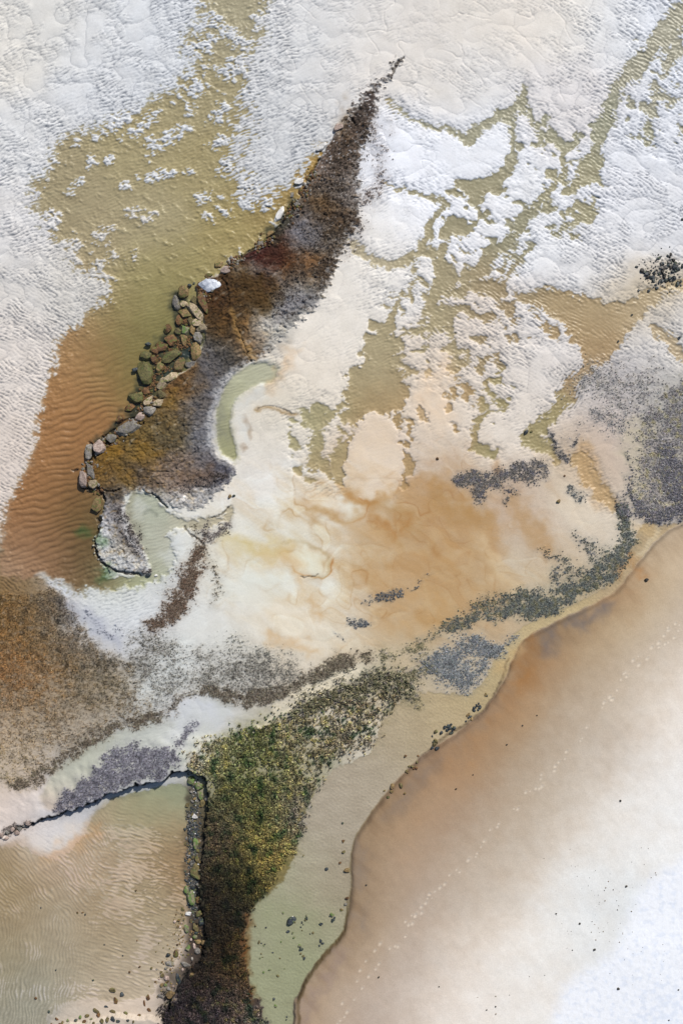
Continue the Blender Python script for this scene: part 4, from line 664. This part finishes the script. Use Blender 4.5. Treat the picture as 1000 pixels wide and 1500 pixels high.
HF = H.ravel(); XF = XW.ravel(); YF = YW.ravel()
inside = ((UX > -44) & (UX < 1044) & (VY > -44) & (VY < 1544)).ravel()
for k, cov in AL.items():
    nm, lab, cat, cnt = WEED[k]; wgt = (cov.ravel()*inside)**(2.0 if k != 'green' else 1.4); tot = wgt.sum()
    if tot < 1: continue
    cnt = int(min(cnt*(1.5 if cat == 'mussel bed' else 1.25), tot*.5)); pick = rs.choice(len(wgt), cnt, p=wgt/tot)
    tall = k == 'green'; shell = cat == 'mussel bed'
    px = XF[pick]+rs.uniform(-.03, .03, cnt); py = YF[pick]+rs.uniform(-.03, .03, cnt); pz = HF[pick]
    base = lin(ALC.reshape(-1, 3)[pick]); nb = 5 if tall else 4
    ang = rs.uniform(0, 2*np.pi, (cnt, nb)); Lh = rs.uniform(.05, .11, (cnt, nb))*(1.25 if tall else (.62 if shell else .62)); hh = rs.uniform(.03, .09, (cnt, nb))*(2.4 if tall else (.45 if shell else .7)); wd_ = Lh*(.5 if shell else .28)
    if tall:
        ang = ang*.5+rs.uniform(0, 2*np.pi, (cnt, 1))*.0+.6+2.0*perlin(px/2.5, py/2.5, 5)[:, None]*1.5+rs.uniform(-1.2, 1.2, (cnt, nb))
    cx_, sx_ = np.cos(ang), np.sin(ang); X0, Y0, Z0 = px[:, None], py[:, None], pz[:, None]
    a_ = np.stack([X0-sx_*wd_-cx_*Lh*.3, Y0+cx_*wd_-sx_*Lh*.3, Z0-.01+0*Lh], -1); b_ = np.stack([X0+sx_*wd_-cx_*Lh*.3, Y0-cx_*wd_-sx_*Lh*.3, Z0-.01+0*Lh], -1)
    m1 = np.stack([X0+sx_*wd_*.8+cx_*Lh*.4, Y0-cx_*wd_*.8+sx_*Lh*.4, Z0+hh], -1); m2 = np.stack([X0-sx_*wd_*.8+cx_*Lh*.4, Y0+cx_*wd_*.8+sx_*Lh*.4, Z0+hh], -1)
    t_ = np.stack([X0+cx_*Lh*1.3, Y0+sx_*Lh*1.3, Z0+hh*.7], -1)
    co_ = np.stack([a_, b_, m1, m2, t_], 2).reshape(-1, 3); nbk = cnt*nb; o5 = np.arange(nbk)*5
    fc = np.concatenate([np.stack([o5, o5+1, o5+2], -1), np.stack([o5, o5+2, o5+3], -1), np.stack([o5+3, o5+2, o5+4], -1)])
    br = rs.uniform(.5, 1.5, (cnt, nb)); 
    if not shell: br = br*np.where(rs.rand(cnt, nb) < (.22 if tall else .16), 2.4, .95)
    if shell: br = br*np.where(rs.rand(cnt, nb) < .10, 2.4, 1.0)
    tc_ = base[:, None, :]*br[..., None]*(1+rs.uniform(-.12, .12, (cnt, nb, 3)))
    tc_ = tc_;  tc_ = np.repeat(tc_.reshape(-1, 3), 5, 0)
    o = mesh_from(nm, co_, fc.astype(np.int32), M_weed, np.clip(tc_, 0, .9), smooth=False)
    o['kind'] = 'stuff'; o['label'] = lab; o['category'] = cat

# ---------------------------------------------------------------- stones
MR = {
 'pale': rock_mat('pale_stone', ['5f523f', '93836a', 'b5a488'], '6a6a3c', .15), 'tan': rock_mat('tan_stone', ['4a3b28', '76613f', '927a56'], '5c5a30', .3),
 'brown': rock_mat('brown_stone', ['33231a', '5c4128', '7a5c38'], '5a5a2c', .25), 'olive': rock_mat('olive_stone', ['3a3420', '5c5234', '7a6c48'], '5e6238', .2),
 'green': rock_mat('weedy_stone', ['4a4636', '6a6650', '868066'], '5a6e3a', .5),
 'sunk': rock_mat('sunken_stone', ['34321f', '55502f', '6f653e'], '555a30', .2), 'grey': rock_mat('grey_stone', ['4c4843', '757069', '938c83'], '6a6450', .2),
 'blue': rock_mat('wet_blue_slab', ['777d88', 'a2a6ae', 'c4c6c8'], None, 0, .35, 3.0), 'pink': rock_mat('pink_stone', ['6a5a50', '98857a', 'b5a498'], None, 0),
 'dark': rock_mat('dark_stone', ['1c2024', '30363a', '4a4c48'], '4e563a', .15, .55), 'black': rock_mat('black_pebble', ['16140f', '2a2620', '3a342c'], None, 0, .6), 'white': rock_mat('bleached_stone', ['9a9690', 'c4c1bc', 'd8d5d0'], None, 0),
}
import bmesh
def rock_mesh(name, a, b, h, seed, lvl=3, blocky=.5):
    rnd = random.Random(seed); bm = bmesh.new(); bmesh.ops.create_icosphere(bm, subdivisions=lvl, radius=1)
    planes = []
    for i in range(16):
        t = rnd.uniform(0, 2*math.pi); z = rnd.uniform(-.25, .9); s = math.sqrt(max(0, 1-z*z)); planes.append((Vector((s*math.cos(t), s*math.sin(t), z)), rnd.uniform(.56, .84)))
    planes.append((Vector((rnd.uniform(-.15, .15), rnd.uniform(-.15, .15), 1)).normalized(), rnd.uniform(.42, .6)))
    off = Vector((seed*3.1 % 50, seed*7.7 % 50, 0))
    for v in bm.verts:
        p = v.co.copy(); mxy = max(abs(p.x), abs(p.y)); p *= 1+blocky*.22*(1-mxy)*2*(abs(p.z) < .8)
        for nrm, dd in planes:
            e = p.dot(nrm)-dd
            if e > 0: p -= nrm*e*.97
        p *= 1+.13*mnoise.noise(p*1.6+off)+.05*mnoise.noise(p*5+off)
        v.co = Vector((p.x*a, p.y*b, p.z*h))
    me = bpy.data.meshes.new(name); bm.to_mesh(me); bm.free(); me.polygons.foreach_set('use_smooth', [lvl > 3]*len(me.polygons))
    return me
SEED = [0]
def rock(u, v, ru, rv, ang, mat, label, group=None, name='rock', cat='rock', hk=.55, lvl=3, top=None):
    SEED[0] += 1; sc_ = 1.34 if cat == 'rock' else 1.3; a, b = ru*U*sc_, rv*U*sc_; h = min(a, b)*hk*1.6
    me = rock_mesh(name, a, b, h, SEED[0], lvl); me.materials.append(MR[mat])
    o = bpy.data.objects.new(name, me); C.objects.link(o); gz = ground_z(u, v)
    z = gz+h*.12
    if top is not None: z = max(z, top-h*.8)
    o.location = (wx(u), wy(v), z); o.rotation_euler = (0, 0, R(ang))
    o['label'] = label; o['category'] = cat
    if group: o['group'] = group
    return o
# reef along the inner edge of the bay: (u, v, ru, rv, turn, look, label)
REEF = [
 (320,388,7,5,20,'tan','dark sided tan rock sitting alone in the bay just above the bluish white slab'),
 (329,397,8,4.5,25,'pink','pinkish long rock wedged against the brown shelf above the bluish slab'),
 (307,419,13,9,-8,'blue','large bluish white flat slab at the top of the rock pile'),
 (278,418,2.6,2.4,0,'dark','tiny dark rock left of the bluish slab'),
 (284,415,2.2,1.5,30,'dark','smallest dark chip between the bluish slab and the tan top rock'),
 (267,428,7,9,10,'tan','flat tan rock at the top of the pile, left of the bluish slab'),
 (258,444,6,11,8,'grey','tall greyish tan rock standing at the left of the upper pile'),
 (269,445,5.5,4.6,0,'pale','small rounded pale rock between the tall grey rock and the longest pale rock'),
 (286,440,7.5,6,-30,'olive','olive tan rock above the longest pale rock'),
 (299,446,5.5,15,22,'brown','long dark brown rock leaning against the shelf below the bluish slab'),
 (288,457,17,7.2,-42,'pale','longest pale rock, lying slantwise across the upper pile'),
 (271,459,8.5,6.5,-10,'tan','yellowish tan rock just left of the longest pale rock'),
 (262,469,5.8,7.5,0,'brown','dark reddish brown rock below the yellowish tan one'),
 (280,471,5,6.8,5,'olive','olive rock below the longest pale rock'),
 (289,473,7.5,5.8,15,'pale','flat topped pale rock in the upper pile, just below the longest one'),
 (297,480,6.8,7.5,-10,'pale','pale rounded rock touching the shelf, lower of the pair under the longest one'),
 (282,483,3.8,7.5,5,'tan','narrow upright tan rock in the middle of the pile'),
 (271,484,6.2,8,0,'green','green weedy rock in the middle of the pile'),
 (260,485,5,6,10,'olive','olive rounded rock at the water side of the pile centre'),
 (246,481,5.6,6,0,'brown','round brown rock standing out into the bay water'),
 (250,498,6.8,9,28,'brown','large dark brown rock just below the round brown one'),
 (270,498,5,7,0,'tan','squarish tan brown rock surrounded by dark pool water'),
 (290,494,7.2,8.5,-10,'grey','greyish pale rock at the shelf edge beside the dark pool'),
 (287,516,8,14,8,'tan','big tall tan rock against the shelf at the lower end of the dark pool'),
 (249,522,14,7.5,25,'sunk','broad olive rock half sunk in the middle of the lower pile'),
 (237,508,9.5,7,10,'brown','broad brown rock on the bay side, above the broad olive one'),
 (226,513,5.2,5.4,0,'brown','small brown rock on the bay side beside the broad brown one'),
 (218,504,4.6,3,-10,'dark','small dark rock furthest out where the lower pile begins'),
 (214,521,10,8,15,'sunk','olive mound of rock at the outer edge of the lower pile'),
 (225,525,5,6.5,0,'brown','brown rock behind the olive mound'),
 (234,538,5.8,11,-18,'tan','ochre brown upright rock beside the largest green rock'),
 (265,535,7,12,-18,'tan','ochre slab leaning beside the purple flat stone'),
 (279,534,8,5,15,'grey','purple grey flat stone under the big tall tan rock'),
 (214,549,10.5,18,4,'sunk','largest green rock, lying low in the bay water'),
 (250,554,12.5,6.5,18,'pale','wide two toned pale rock at the foot of the ochre slab'),
 (238,564,6,9,-30,'pale','pale upright rock left of the wide two toned one'),
 (237,579,5,6.5,-15,'olive','small olive rock touching the shelf below the pale upright rock'),
 (232,590,9,5,22,'pale','pale oblong rock nearest the shelf, right one of a pair'),
 (218,587,9.5,5,38,'pale','pale oblong rock with dark shadow, left one of a pair'),
 (219,602,8,7,20,'grey','grey olive block below the pair of pale oblongs'),
 (206,612,7.5,6,15,'pink','pinkish white rounded rock at the end of the long grey slab'),
 (201,583,11,9,20,'sunk','wide submerged olive rock left of the pair of pale oblongs'),
 (190,597,7.5,4.2,10,'brown','dark brown rock out in the water left of the grey olive block'),
 (214,573,5,6,0,'brown','brown rock just below the largest green rock'),
 (198,541,4,3,0,'dark','small dark rock in the water left of the largest green rock'),
 (307,403,5,3.4,20,'tan','small ochre rock just above the bluish slab'),
 (190,627,19,8,17,'grey','longest grey slab on the lower shelf edge'),
 (164,642,7.5,7,30,'grey','greenish grey squarish rock left of the longest grey slab'),
 (175,614,6,4.6,35,'brown','small reddish rock with pale edge, in the water above the longest grey slab'),
 (147,655,9,9,30,'pink','broken pinkish rock where the shelf edge turns downwards'),
 (131,663,4.6,11,-4,'grey','upright grey brown rock at the leftmost bulge of the shelf'),
 (134,690,5,10.5,12,'grey','grey green pointed rock beside the left margin of the shelf'),
 (123,701,6,12,0,'pink','reddish rock facing the bay, left of the grey green pointed one'),
 (137,709,8.2,6,-20,'pale','cream rock with flat top below the grey green pointed one'),
 (142,740,7.5,11,-4,'tan','olive yellow boulder sunk in the water at the shelf tail'),
 (145,723,4,3,0,'brown','small brown rock above the olive yellow boulder'),
 (409,315,4.6,11,-30,'white','tall white topped rock leaning on the upper shelf edge'),
 (438,266,7,5.5,15,'white','whitish square rock in the ochre water by the upper shelf'),
 (471,216,7.5,4.4,25,'white','white flat rock at the top end of the ochre water'),
 (428,285,2.6,5,-20,'grey','small grey rock between the two whitish ones by the upper shelf'),
 (495,187,8,5,30,'pink','pinkish flat rock above the white flat one beside the shelf'),
 (381,357,6,3,40,'grey','small grey ledge stone by the crevice above the rust red rock'),
 (395,342,6,3,38,'tan','narrow tan ledge stone right of the small grey one above the rust red rock'),
]
for (u, v, a, b, g, m_, lab) in REEF:
    deepw = ground_z(u, v) < -.1
    rock(u, v, a, b, g, m_, lab, 'rocks piled along the inner shore of the bay', 'boulder', 'rock', .22 if m_ == 'blue' else .5, 4 if a*b > 40 else 3, top=(.02 if m_ in ('green', 'olive', 'sunk') and u < 262 else .16) if deepw else None)

def cluster(pts, mats, r0, r1, label, group, name='stone', seed=1, hk=.7, lvl=2, cat='stone', fill=0, spread=6):
    rr = random.Random(seed); P = list(pts)
    for i in range(fill):
        q = rr.choice(pts); P.append((q[0]+rr.gauss(0, spread), q[1]+rr.gauss(0, spread)))
    for p in P:
        r = p[2] if len(p) > 2 else rr.uniform(r0, r1)
        rock(p[0], p[1], r, r*rr.uniform(.6, .95), rr.uniform(0, 180), rr.choice(mats), label, group, name, cat, hk, lvl)
def Z(x0, y0, s, L): return [(x0+p[0]*s, y0+p[1]*s)+((p[2],) if len(p) > 2 else ()) for p in L]
cluster(Z(660, 300, .34, [(800,270),(820,285),(845,275),(840,300),(860,285),(855,310),(875,300),(870,325),(880,345),(885,360),(895,335),(900,310),(890,290),(885,235),(895,230),(910,255),(915,275),(925,290),(930,265),(945,250),(940,225),(955,240),(945,215),(960,270),(950,290),(970,260),(965,285),(975,300),(960,315),(945,325),(925,325),(910,330),(935,305),(985,310),(990,330),(975,340),(990,345),(980,255),(995,265),(830,292),(850,298),(866,312),(905,322),(918,312),(940,240),(935,250)]),
        ['dark', 'dark', 'black', 'grey'], 1.5, 3.6, 'dark blue grey stone in the dense cluster at the right edge of the picture', 'dark stones at the right edge', seed=4, fill=26, spread=4)
for u, v, r, lab in [(950,426,2.6,'dark stone on the lower fringe of the right hand cluster, left of its neighbour'), (934,426,2.6,'dark stone lying left of and below the dense right hand cluster'), (925,461,1.8,'single dark stone in the brown creek below the right hand cluster'), (905,500,2,'single dark stone at the lower bank of the brown creek'), (995,494,2.2,'dark stone on the drain line near the right edge'), (998,322,3,'dark stone cut by the right edge above the dense cluster'), (930,391,1.8,'small outlying dark stone at the left tip of the dense cluster')]:
    rock(u, v, r, r*.8, 30, 'dark', lab, None, 'stone', 'stone', .7, 2)
cluster(Z(330, 900, .34, [(905,505),(890,525),(905,545,4),(900,560,4),(910,575),(930,510),(945,485),(970,475),(965,490,4),(975,510),(985,490),(955,500),(890,575),(895,550),(960,480),(978,498)]),
        ['dark', 'olive', 'dark'], 1.8, 3.4, 'dark weedy stone in the two small heaps at the upper bend of the sandy channel', 'dark stones at the upper channel bend', seed=6)
cluster(Z(660, 900, .34, [(155,350),(150,345),(120,385),(105,400),(125,400),(100,415),(70,435),(75,445),(65,460),(85,440),(112,392),(118,410),(90,452),(78,430),(98,405)]),
        ['dark', 'dark', 'tan'], 1.6, 3.2, 'dark stone strung along the foot of the beach edge above the channel heaps', 'dark stones under the beach edge', seed=7)
cluster(Z(330, 900, .34, [(775,610),(830,610),(825,635),(805,655),(790,655),(820,660),(785,680),(780,675),(810,662)]),
        ['tan', 'olive', 'brown'], 1.8, 3.4, 'tan stone in the small group halfway down the sandy channel', 'tan stones halfway down the channel', seed=8)
cluster(Z(330, 900, .34, [(720,738,4),(755,735,4),(715,762),(700,785),(685,760)]), ['tan', 'olive'], 1.8, 3, 'tan stone beside the pale spur of sand in the channel', 'tan stones by the sand spur', seed=9)
for u, v, r, m_, lab in [(502,1206,1.8,'dark','tiny dark stone at the top of the row along the beach edge'), (503,1232,2.4,'brown','round brown stone, second in the row along the beach edge'), (503,1248,2.6,'olive','olive stone, third in the row along the beach edge'), (498,1264,2.2,'brown','small brown stone just above the largest stone of the row'), (508,1275,4.8,'tan','largest tan stone of the row along the beach edge'), (478,1273,2.6,'dark','dark stone alone on the channel sand left of the row'), (508,1316,3,'brown','brown stone against the beach scarp'), (506,1325,2.4,'grey','grey stone just below the brown one at the beach scarp'), (500,1333,2.4,'tan','tan stone at the lower end of the row'), (536,1296,1.5,'black','lone black pebble on brown wet sand right of the row'), (592,1162,2,'brown','brown pebble on the wet beach beside the channel stones')]:
    rock(u, v, r, r*.8, 15, m_, lab, None, 'stone', 'stone', .7, 2)
rock(426, 1349, 6.5, 5.5, 20, 'dark', 'largest dark and white stone in the pale green pond', None, 'stone', 'rock', .7, 3); rock(429, 1344, 2, 1.6, 20, 'white', 'white chip resting on the largest stone of the green pond', None, 'stone', 'stone', .6, 2)
cluster(Z(330, 1200, .34, [(248,405),(350,428,3),(330,445),(325,465),(330,480),(290,490),(295,510),(270,485),(365,495),(378,490),(410,452,3),(460,412,3),(462,435,3),(470,425),(410,525,3),(420,535),(405,545),(175,467),(155,535),(165,545),(145,530),(170,540),(240,530),(320,545,3),(325,560,3),(335,590),(340,600),(325,580),(205,575),(150,600),(160,595),(155,580),(235,600),(165,660),(190,650),(225,675),(255,645),(210,775),(215,805),(265,852),(262,865),(345,435),(450,418),(300,445),(275,430),(335,455),(348,415)]),
        ['dark', 'green', 'dark', 'olive'], 1.1, 2.5, 'small dark weedy stone scattered in the pale green pond', 'small stones in the pale green pond', seed=10)
# rubble wall and stones round the pond at lower left
PR = [(280,1143,5,6.5,'green','mottled green rock at the top corner of the rubble strip'), (291,1152,5.5,6.5,'green','bright green topped rock at the upper bend of the rubble strip'), (294,1165,4.6,6,'green','green topped rock just below the brightest one'), (297,1176,3.6,5,'olive','olive rock at the upper bend, hard against the dark bank'), (303,1169,4,5,'grey','grey rock pressed into the dark bank at the upper bend'), (274,1180,3,3.6,'olive','small olive rock alone in the pond by the upper rubble'),
 (286,1196,4,3,'white','whitest small rock in the upper rubble'), (287,1234,4.6,7,'green','upright green rock halfway down the rubble strip'), (289,1257,3.2,6,'olive','narrow olive rock below the upright green one'), (288,1278,7,12,'olive','largest olive boulder of the rubble strip'), (273,1304,4,5.5,'green','bright green weed covered rock at the pond side'), (281,1316,6,10,'green','larger bright green weed covered rock, below its twin'), (291,1318,3.6,6,'brown','reddish brown rock behind the bright green pair'), (292,1337,5,5,'olive','smooth olive boulder below the bright green pair'), (277,1338,4,3.4,'white','white bluish rock on the sand beside the smooth olive boulder'), (296,1350,5,5,'dark','dark rock at the bank below the smooth olive boulder'),
 (268,1332,3,2.4,'olive','small olive rock left of the white bluish one'), (274,1361,4,5.5,'green','green grey upright rock on the sand'), (287,1358,3.6,5.5,'olive','smooth egg shaped olive rock right of the green grey one'), (288,1366,3,3,'dark','dark rock just under the egg shaped one'), (286,1372,3.2,3.2,'green','small green rock in the middle of the lower rubble'), (291,1379,5,3.6,'tan','wide tan rock of the lower rubble'), (299,1380,4,4,'tan','tan rock hard against the dark bank in the lower rubble'), (276,1388,3.6,3.4,'green','dark green triangular rock on the pale sand'), (285,1386,2,4,'pink','small pink upright rock beside the green triangular one'), (258,1397,3.4,6.2,'brown','upright dark brown rock on pale sand'), (247,1399,3,3,'dark','dark triangular rock left of the upright brown one'), (248,1411,6,3.4,'grey','flat grey rock below the dark triangular one'), (272,1412,7.5,3.4,'grey','long flat grey rock on pale sand by the dark bank'), (290,1393,5,4,'grey','grey rock in the corner of the dark bank'), (238,1429,2.8,3,'olive','olive rock left of the pink one'), (244,1432,3.4,4,'pink','pinkish orange rock near the lower bank'), (237,1443,2.6,2.8,'tan','small ochre rock below the olive and pink pair'), (242,1442,2.6,2.8,'green','small green rock touching the small ochre one'), (247,1448,3.4,2.6,'grey','grey rock above the tan boulder at the lower bank'), (251,1456,5.6,6.6,'tan','large tan boulder at the lower bank'), (236,1458,5,2.2,'grey','slim grey rock lying slantwise left of the large tan boulder'), (262,1434,3,9,'dark','long dark rock under the lower bank'), (283,1423,4,3,'tan','tan rock tucked under the bank corner'),
 (217,1461,2.6,4.6,'brown','dark oval rock near the lower bank of the pond, upright'), (212,1470,1.4,4.6,'brown','thin dark stick shaped rock beside the dark oval one'), (219,1479,3,2.2,'brown','round dark rock on pale sand at the lower bank'), (165,1450,5,3,'olive','flat olive rock out on the pond sand'), (179,1457,3.4,2.6,'dark','dark pointed rock right of the flat olive one'), (170,1466,2.4,5,'brown','upright brown rock below the flat olive one'), (165,1481,4.4,2,'olive','olive rock near the lower picture edge'), (156,1474,3,1.4,'dark','small flat dark rock left of the upright brown one'), (141,1480,4.4,2.6,'olive','olive rock with green side near the lower picture edge'), (204,1487,3,2,'brown','brown rock at the lower picture edge right of the weedy bank'), (185,1484,3.4,2.4,'olive','small olive rock at the top of the weedy bank'), (72,1482,1.8,2.2,'dark','lone dark pebble low on the left of the pond'), (53,1462,2,1.8,'brown','lone brown pebble near the lower left corner'), (199,1305,1.6,1.4,'brown','lone brown pebble among the white ripples of the pond')]
for (u, v, a, b, m_, lab) in PR:
    rock(u, v, a, b, -20 if a > b else 12, m_, lab, 'rocks along the pond bank', 'boulder', 'rock', .6, 3)
cluster([(277,1195),(279,1205),(285,1203),(275,1212),(283,1212),(289,1208),(276,1220),(283,1224),(290,1222),(273,1228),(279,1232),(292,1232),(276,1238),(283,1243),(278,1250),(284,1252),(276,1262),(281,1266),(290,1246),(293,1262),(281,1160),(287,1170),(290,1183),(284,1148),(272,1236),(271,1215),(294,1287),(281,1290),(290,1295),(283,1300)],
        ['grey', 'dark', 'olive', 'dark', 'tan', 'grey'], 1.6, 3.0, 'small grey or whitish stone packed in the narrow rubble strip beside the dark bank', 'small rubble between pond and dark bank', seed=12, fill=18, spread=3.2)
cluster([(258,1340),(262,1348),(266,1352),(270,1346),(264,1358),(256,1350),(280,1348),(268,1372),(262,1376),(280,1376),(272,1380),(252,1404),(244,1418),(250,1420),(240,1412),(230,1420),(236,1424),(262,1404),(266,1398),(255,1414),(268,1420),(276,1398),(282,1404),(246,1438),(254,1444),(228,1438),(300,1366),(296,1370),(294,1386),(222,1418),(205,1416),(260,1384)],
        ['tan', 'grey', 'brown', 'olive', 'pink'], 1.2, 2.6, 'small mixed stone strewn on pale sand at the lower right of the pond', 'small stones on the pond sand', seed=13, fill=6, spread=5)
cluster([(100,1494),(84,1492),(92,1497),(112,1494),(118,1490),(128,1487),(134,1492),(145,1486),(152,1490),(160,1488),(168,1487),(176,1490),(190,1489),(198,1491),(124,1496),(140,1494),(88,1500),(76,1500)],
        ['olive', 'green', 'dark', 'brown'], 2, 4, 'weedy stone in the row along the bottom left edge of the picture', 'weedy stones at the bottom left edge', seed=14)
cluster([(114,1337),(121,1337),(137,1436),(82,1421),(153,1384),(201,1378),(125,1340),(60,1330),(180,1400),(190,1424)], ['brown', 'dark'], 1, 1.8, 'lone tiny brown pebble out on the rippled pond bed', 'tiny pebbles on the rippled pond bed', 'pebble', seed=15, cat='pebble')
# crust blocks on the small ledge, far left
cluster([(4,1222),(12,1218),(20,1214),(30,1212),(38,1208),(44,1204),(26,1220),(10,1228)], ['grey', 'pink', 'brown'], 3, 5, 'mauve brown rock on the low ledge at the left edge, above the pond', 'mauve rocks on the low ledge', 'rock', seed=16, cat='rock', hk=.5)
# beach pebbles
for u, v, r, lab in [(846,1349,1.7,'dark pebble with a pale mark beside it on the grey part of the beach'), (867,1386,2,'black pebble on the lower grey part of the beach'), (901,1442,2.2,'largest black pebble, alone on the white sand'), (914,1295,1.8,'black pebble near the upper end of the white sand edge'), (906,1171,1.8,'dark pebble standing alone on pale upper beach'), (946,849,3,'dark stone with a trail behind it near the beach edge'), (724,1470,1.3,'small brown pebble near the lower middle of the beach'), (711,1475,1.2,'faint brown pebble at the bottom of the beach'), (812,1335,1.2,'small pebble above the grey patch of the beach'), (974,1487,1.2,'small pebble at the bottom right of the white sand'), (988,1443,1.4,'grey pebble near the right edge of the white sand'), (999,1424,1.4,'pebble cut by the right edge of the picture'), (554,1429,1.4,'small dark pebble on the pinkish lower beach'), (642,1442,1.1,'faint pebble on the pale lower beach'), (764,1062,1.3,'small pebble on wet tan sand above the footprints'), (785,1047,1.1,'tiny pebble on wet tan sand, right of its neighbour'), (741,1090,1.4,'double dark speck of stone on wet sand'), (692,1134,1.2,'small dark pebble on wet brown sand near the beach edge'), (667,1155,1.6,'dark pebble close to the brown stained beach edge')]:
    rock(u, v, r, r*.8, 20, 'black', lab, None, 'pebble', 'pebble', .8, 2)
cluster([(724+0,1455),(744,1453),(795,1424),(773,1426),(698,1457),(888,1288),(883,1316),(901,1329),(921,1331),(908,1363),(936,1239),(946,1240),(956,1275),(950,1282),(882,1301),(868,1350),(873,1355),(880,1360),(864,1346),(869,1372),(835,1387),(889,1420),(895,1300),(957,1278),(903,1375)], ['black', 'brown'], .7, 1.1, 'tiny dark pebble, one of the sprinkling along the grey and white part of the beach', 'tiny pebbles sprinkled on the pale beach', 'pebble', seed=17, cat='pebble', lvl=1, fill=4, spread=14)
for u, v, r, m_, lab in [(817,734,3.4,'tan','round tan stone alone on the pale flat below the shell clump'), (770,633,4,'dark','dark stone with white marks in the small square pool'), (778,632,2.4,'olive','olive stone right of the white marked one in the small square pool'), (337,727,3.4,'tan','small tan rock in the creek between the shelf pools'), (343,726,2.6,'dark','dark rock beside the small tan one in the creek'), (229,843,2.4,'white','white chip at the foot of the rock shelf tail'), (217,842,4.4,'dark','dark rock at the foot of the rock shelf tail'), (640,672,2.6,'brown','little brown stone on the cream flat right of the brown drain'), (826,697,1.8,'brown','small reddish pebble at the end of the orange streak')]:
    rock(u, v, r, r*.8, 20, m_, lab, None, 'stone', 'stone', .7, 2)

# finest chips between the stones: too many to count, one object
def chips(name, pts, n, spread, mat, label, seed, r0=.5, r1=1.2):
    rr = random.Random(seed); bm = bmesh.new()
    for i in range(n):
        q = rr.choice(pts); u, v = q[0]+rr.gauss(0, spread), q[1]+rr.gauss(0, spread); r_ = rr.uniform(r0, r1)*U*1.4
        m_ = bmesh.ops.create_icosphere(bm, subdivisions=1, radius=1)
        a = rr.uniform(0, 6.28); c_, s_ = math.cos(a), math.sin(a); e = rr.uniform(.5, .9); x0, y0, z0 = wx(u), wy(v), ground_z(u, v)+r_*.15
        for w_ in m_['verts']:
            p = w_.co*rr.uniform(.8, 1.15); w_.co = Vector((x0+(p.x*c_-p.y*e*s_)*r_, y0+(p.x*s_+p.y*e*c_)*r_, z0+p.z*r_*.6))
    me = bpy.data.meshes.new(name); bm.to_mesh(me); bm.free(); me.materials.append(MR[mat]); o = bpy.data.objects.new(name, me); C.objects.link(o)
    o['kind'] = 'stuff'; o['label'] = label; o['category'] = 'gravel'
RUB = [(286, v) for v in range(1148, 1345, 6)]+[(280, v) for v in range(1190, 1330, 6)]
chips('rubble', RUB, 450, 3.6, 'grey', 'fine grey rubble filling the strip between the pond and the dark bank', 21)
chips('shingle', [(270, 1380), (255, 1410), (245, 1440), (285, 1370), (265, 1350)], 160, 10, 'tan', 'fine tan shingle on the pale sand at the lower right of the pond', 22)
chips('gravel', [(975, 395), (960, 385), (985, 410), (950, 400), (965, 408)], 120, 9, 'dark', 'fine dark gravel between the stones at the right edge', 23)
chips('grit', [(900, 1330), (880, 1350), (940, 1400), (850, 1300)], 70, 32, 'black', 'sparse dark grit sprinkled over the white and grey sand', 24, .25, .5)
chips('shell_grit', RUB[:20]+RUB[34:], 60, 3.6, 'white', 'whitish grit sprinkled through the rubble strip by the dark bank', 25)
chips('reef_gravel', [(276, 470), (272, 500), (255, 515), (240, 535), (225, 560), (212, 585)], 520, 7, 'brown', 'small brown stones filling the gaps of the rock pile in the bay', 26, .8, 2.0)
chips('dark_rubble', RUB, 700, 3.8, 'dark', 'dark weedy rubble packed along the foot of the dark bank', 27, .6, 1.5)
LEDGE_EDGE = [(394,350),(380,362),(350,380),(340,388),(424,318),(432,300),(446,280),(458,258),(210,606),(195,620),(178,634),(160,646),(142,660),(132,680),(130,700),(140,715),(300,432),(222,590)]
chips('ledge_rubble', LEDGE_EDGE, 420, 5, 'brown', 'broken brown rubble along the outer edge of the rock shelf', 28, .7, 2.4)
chips('ledge_chips', LEDGE_EDGE, 160, 5, 'grey', 'broken grey rubble along the outer edge of the rock shelf', 29, .8, 2.4)
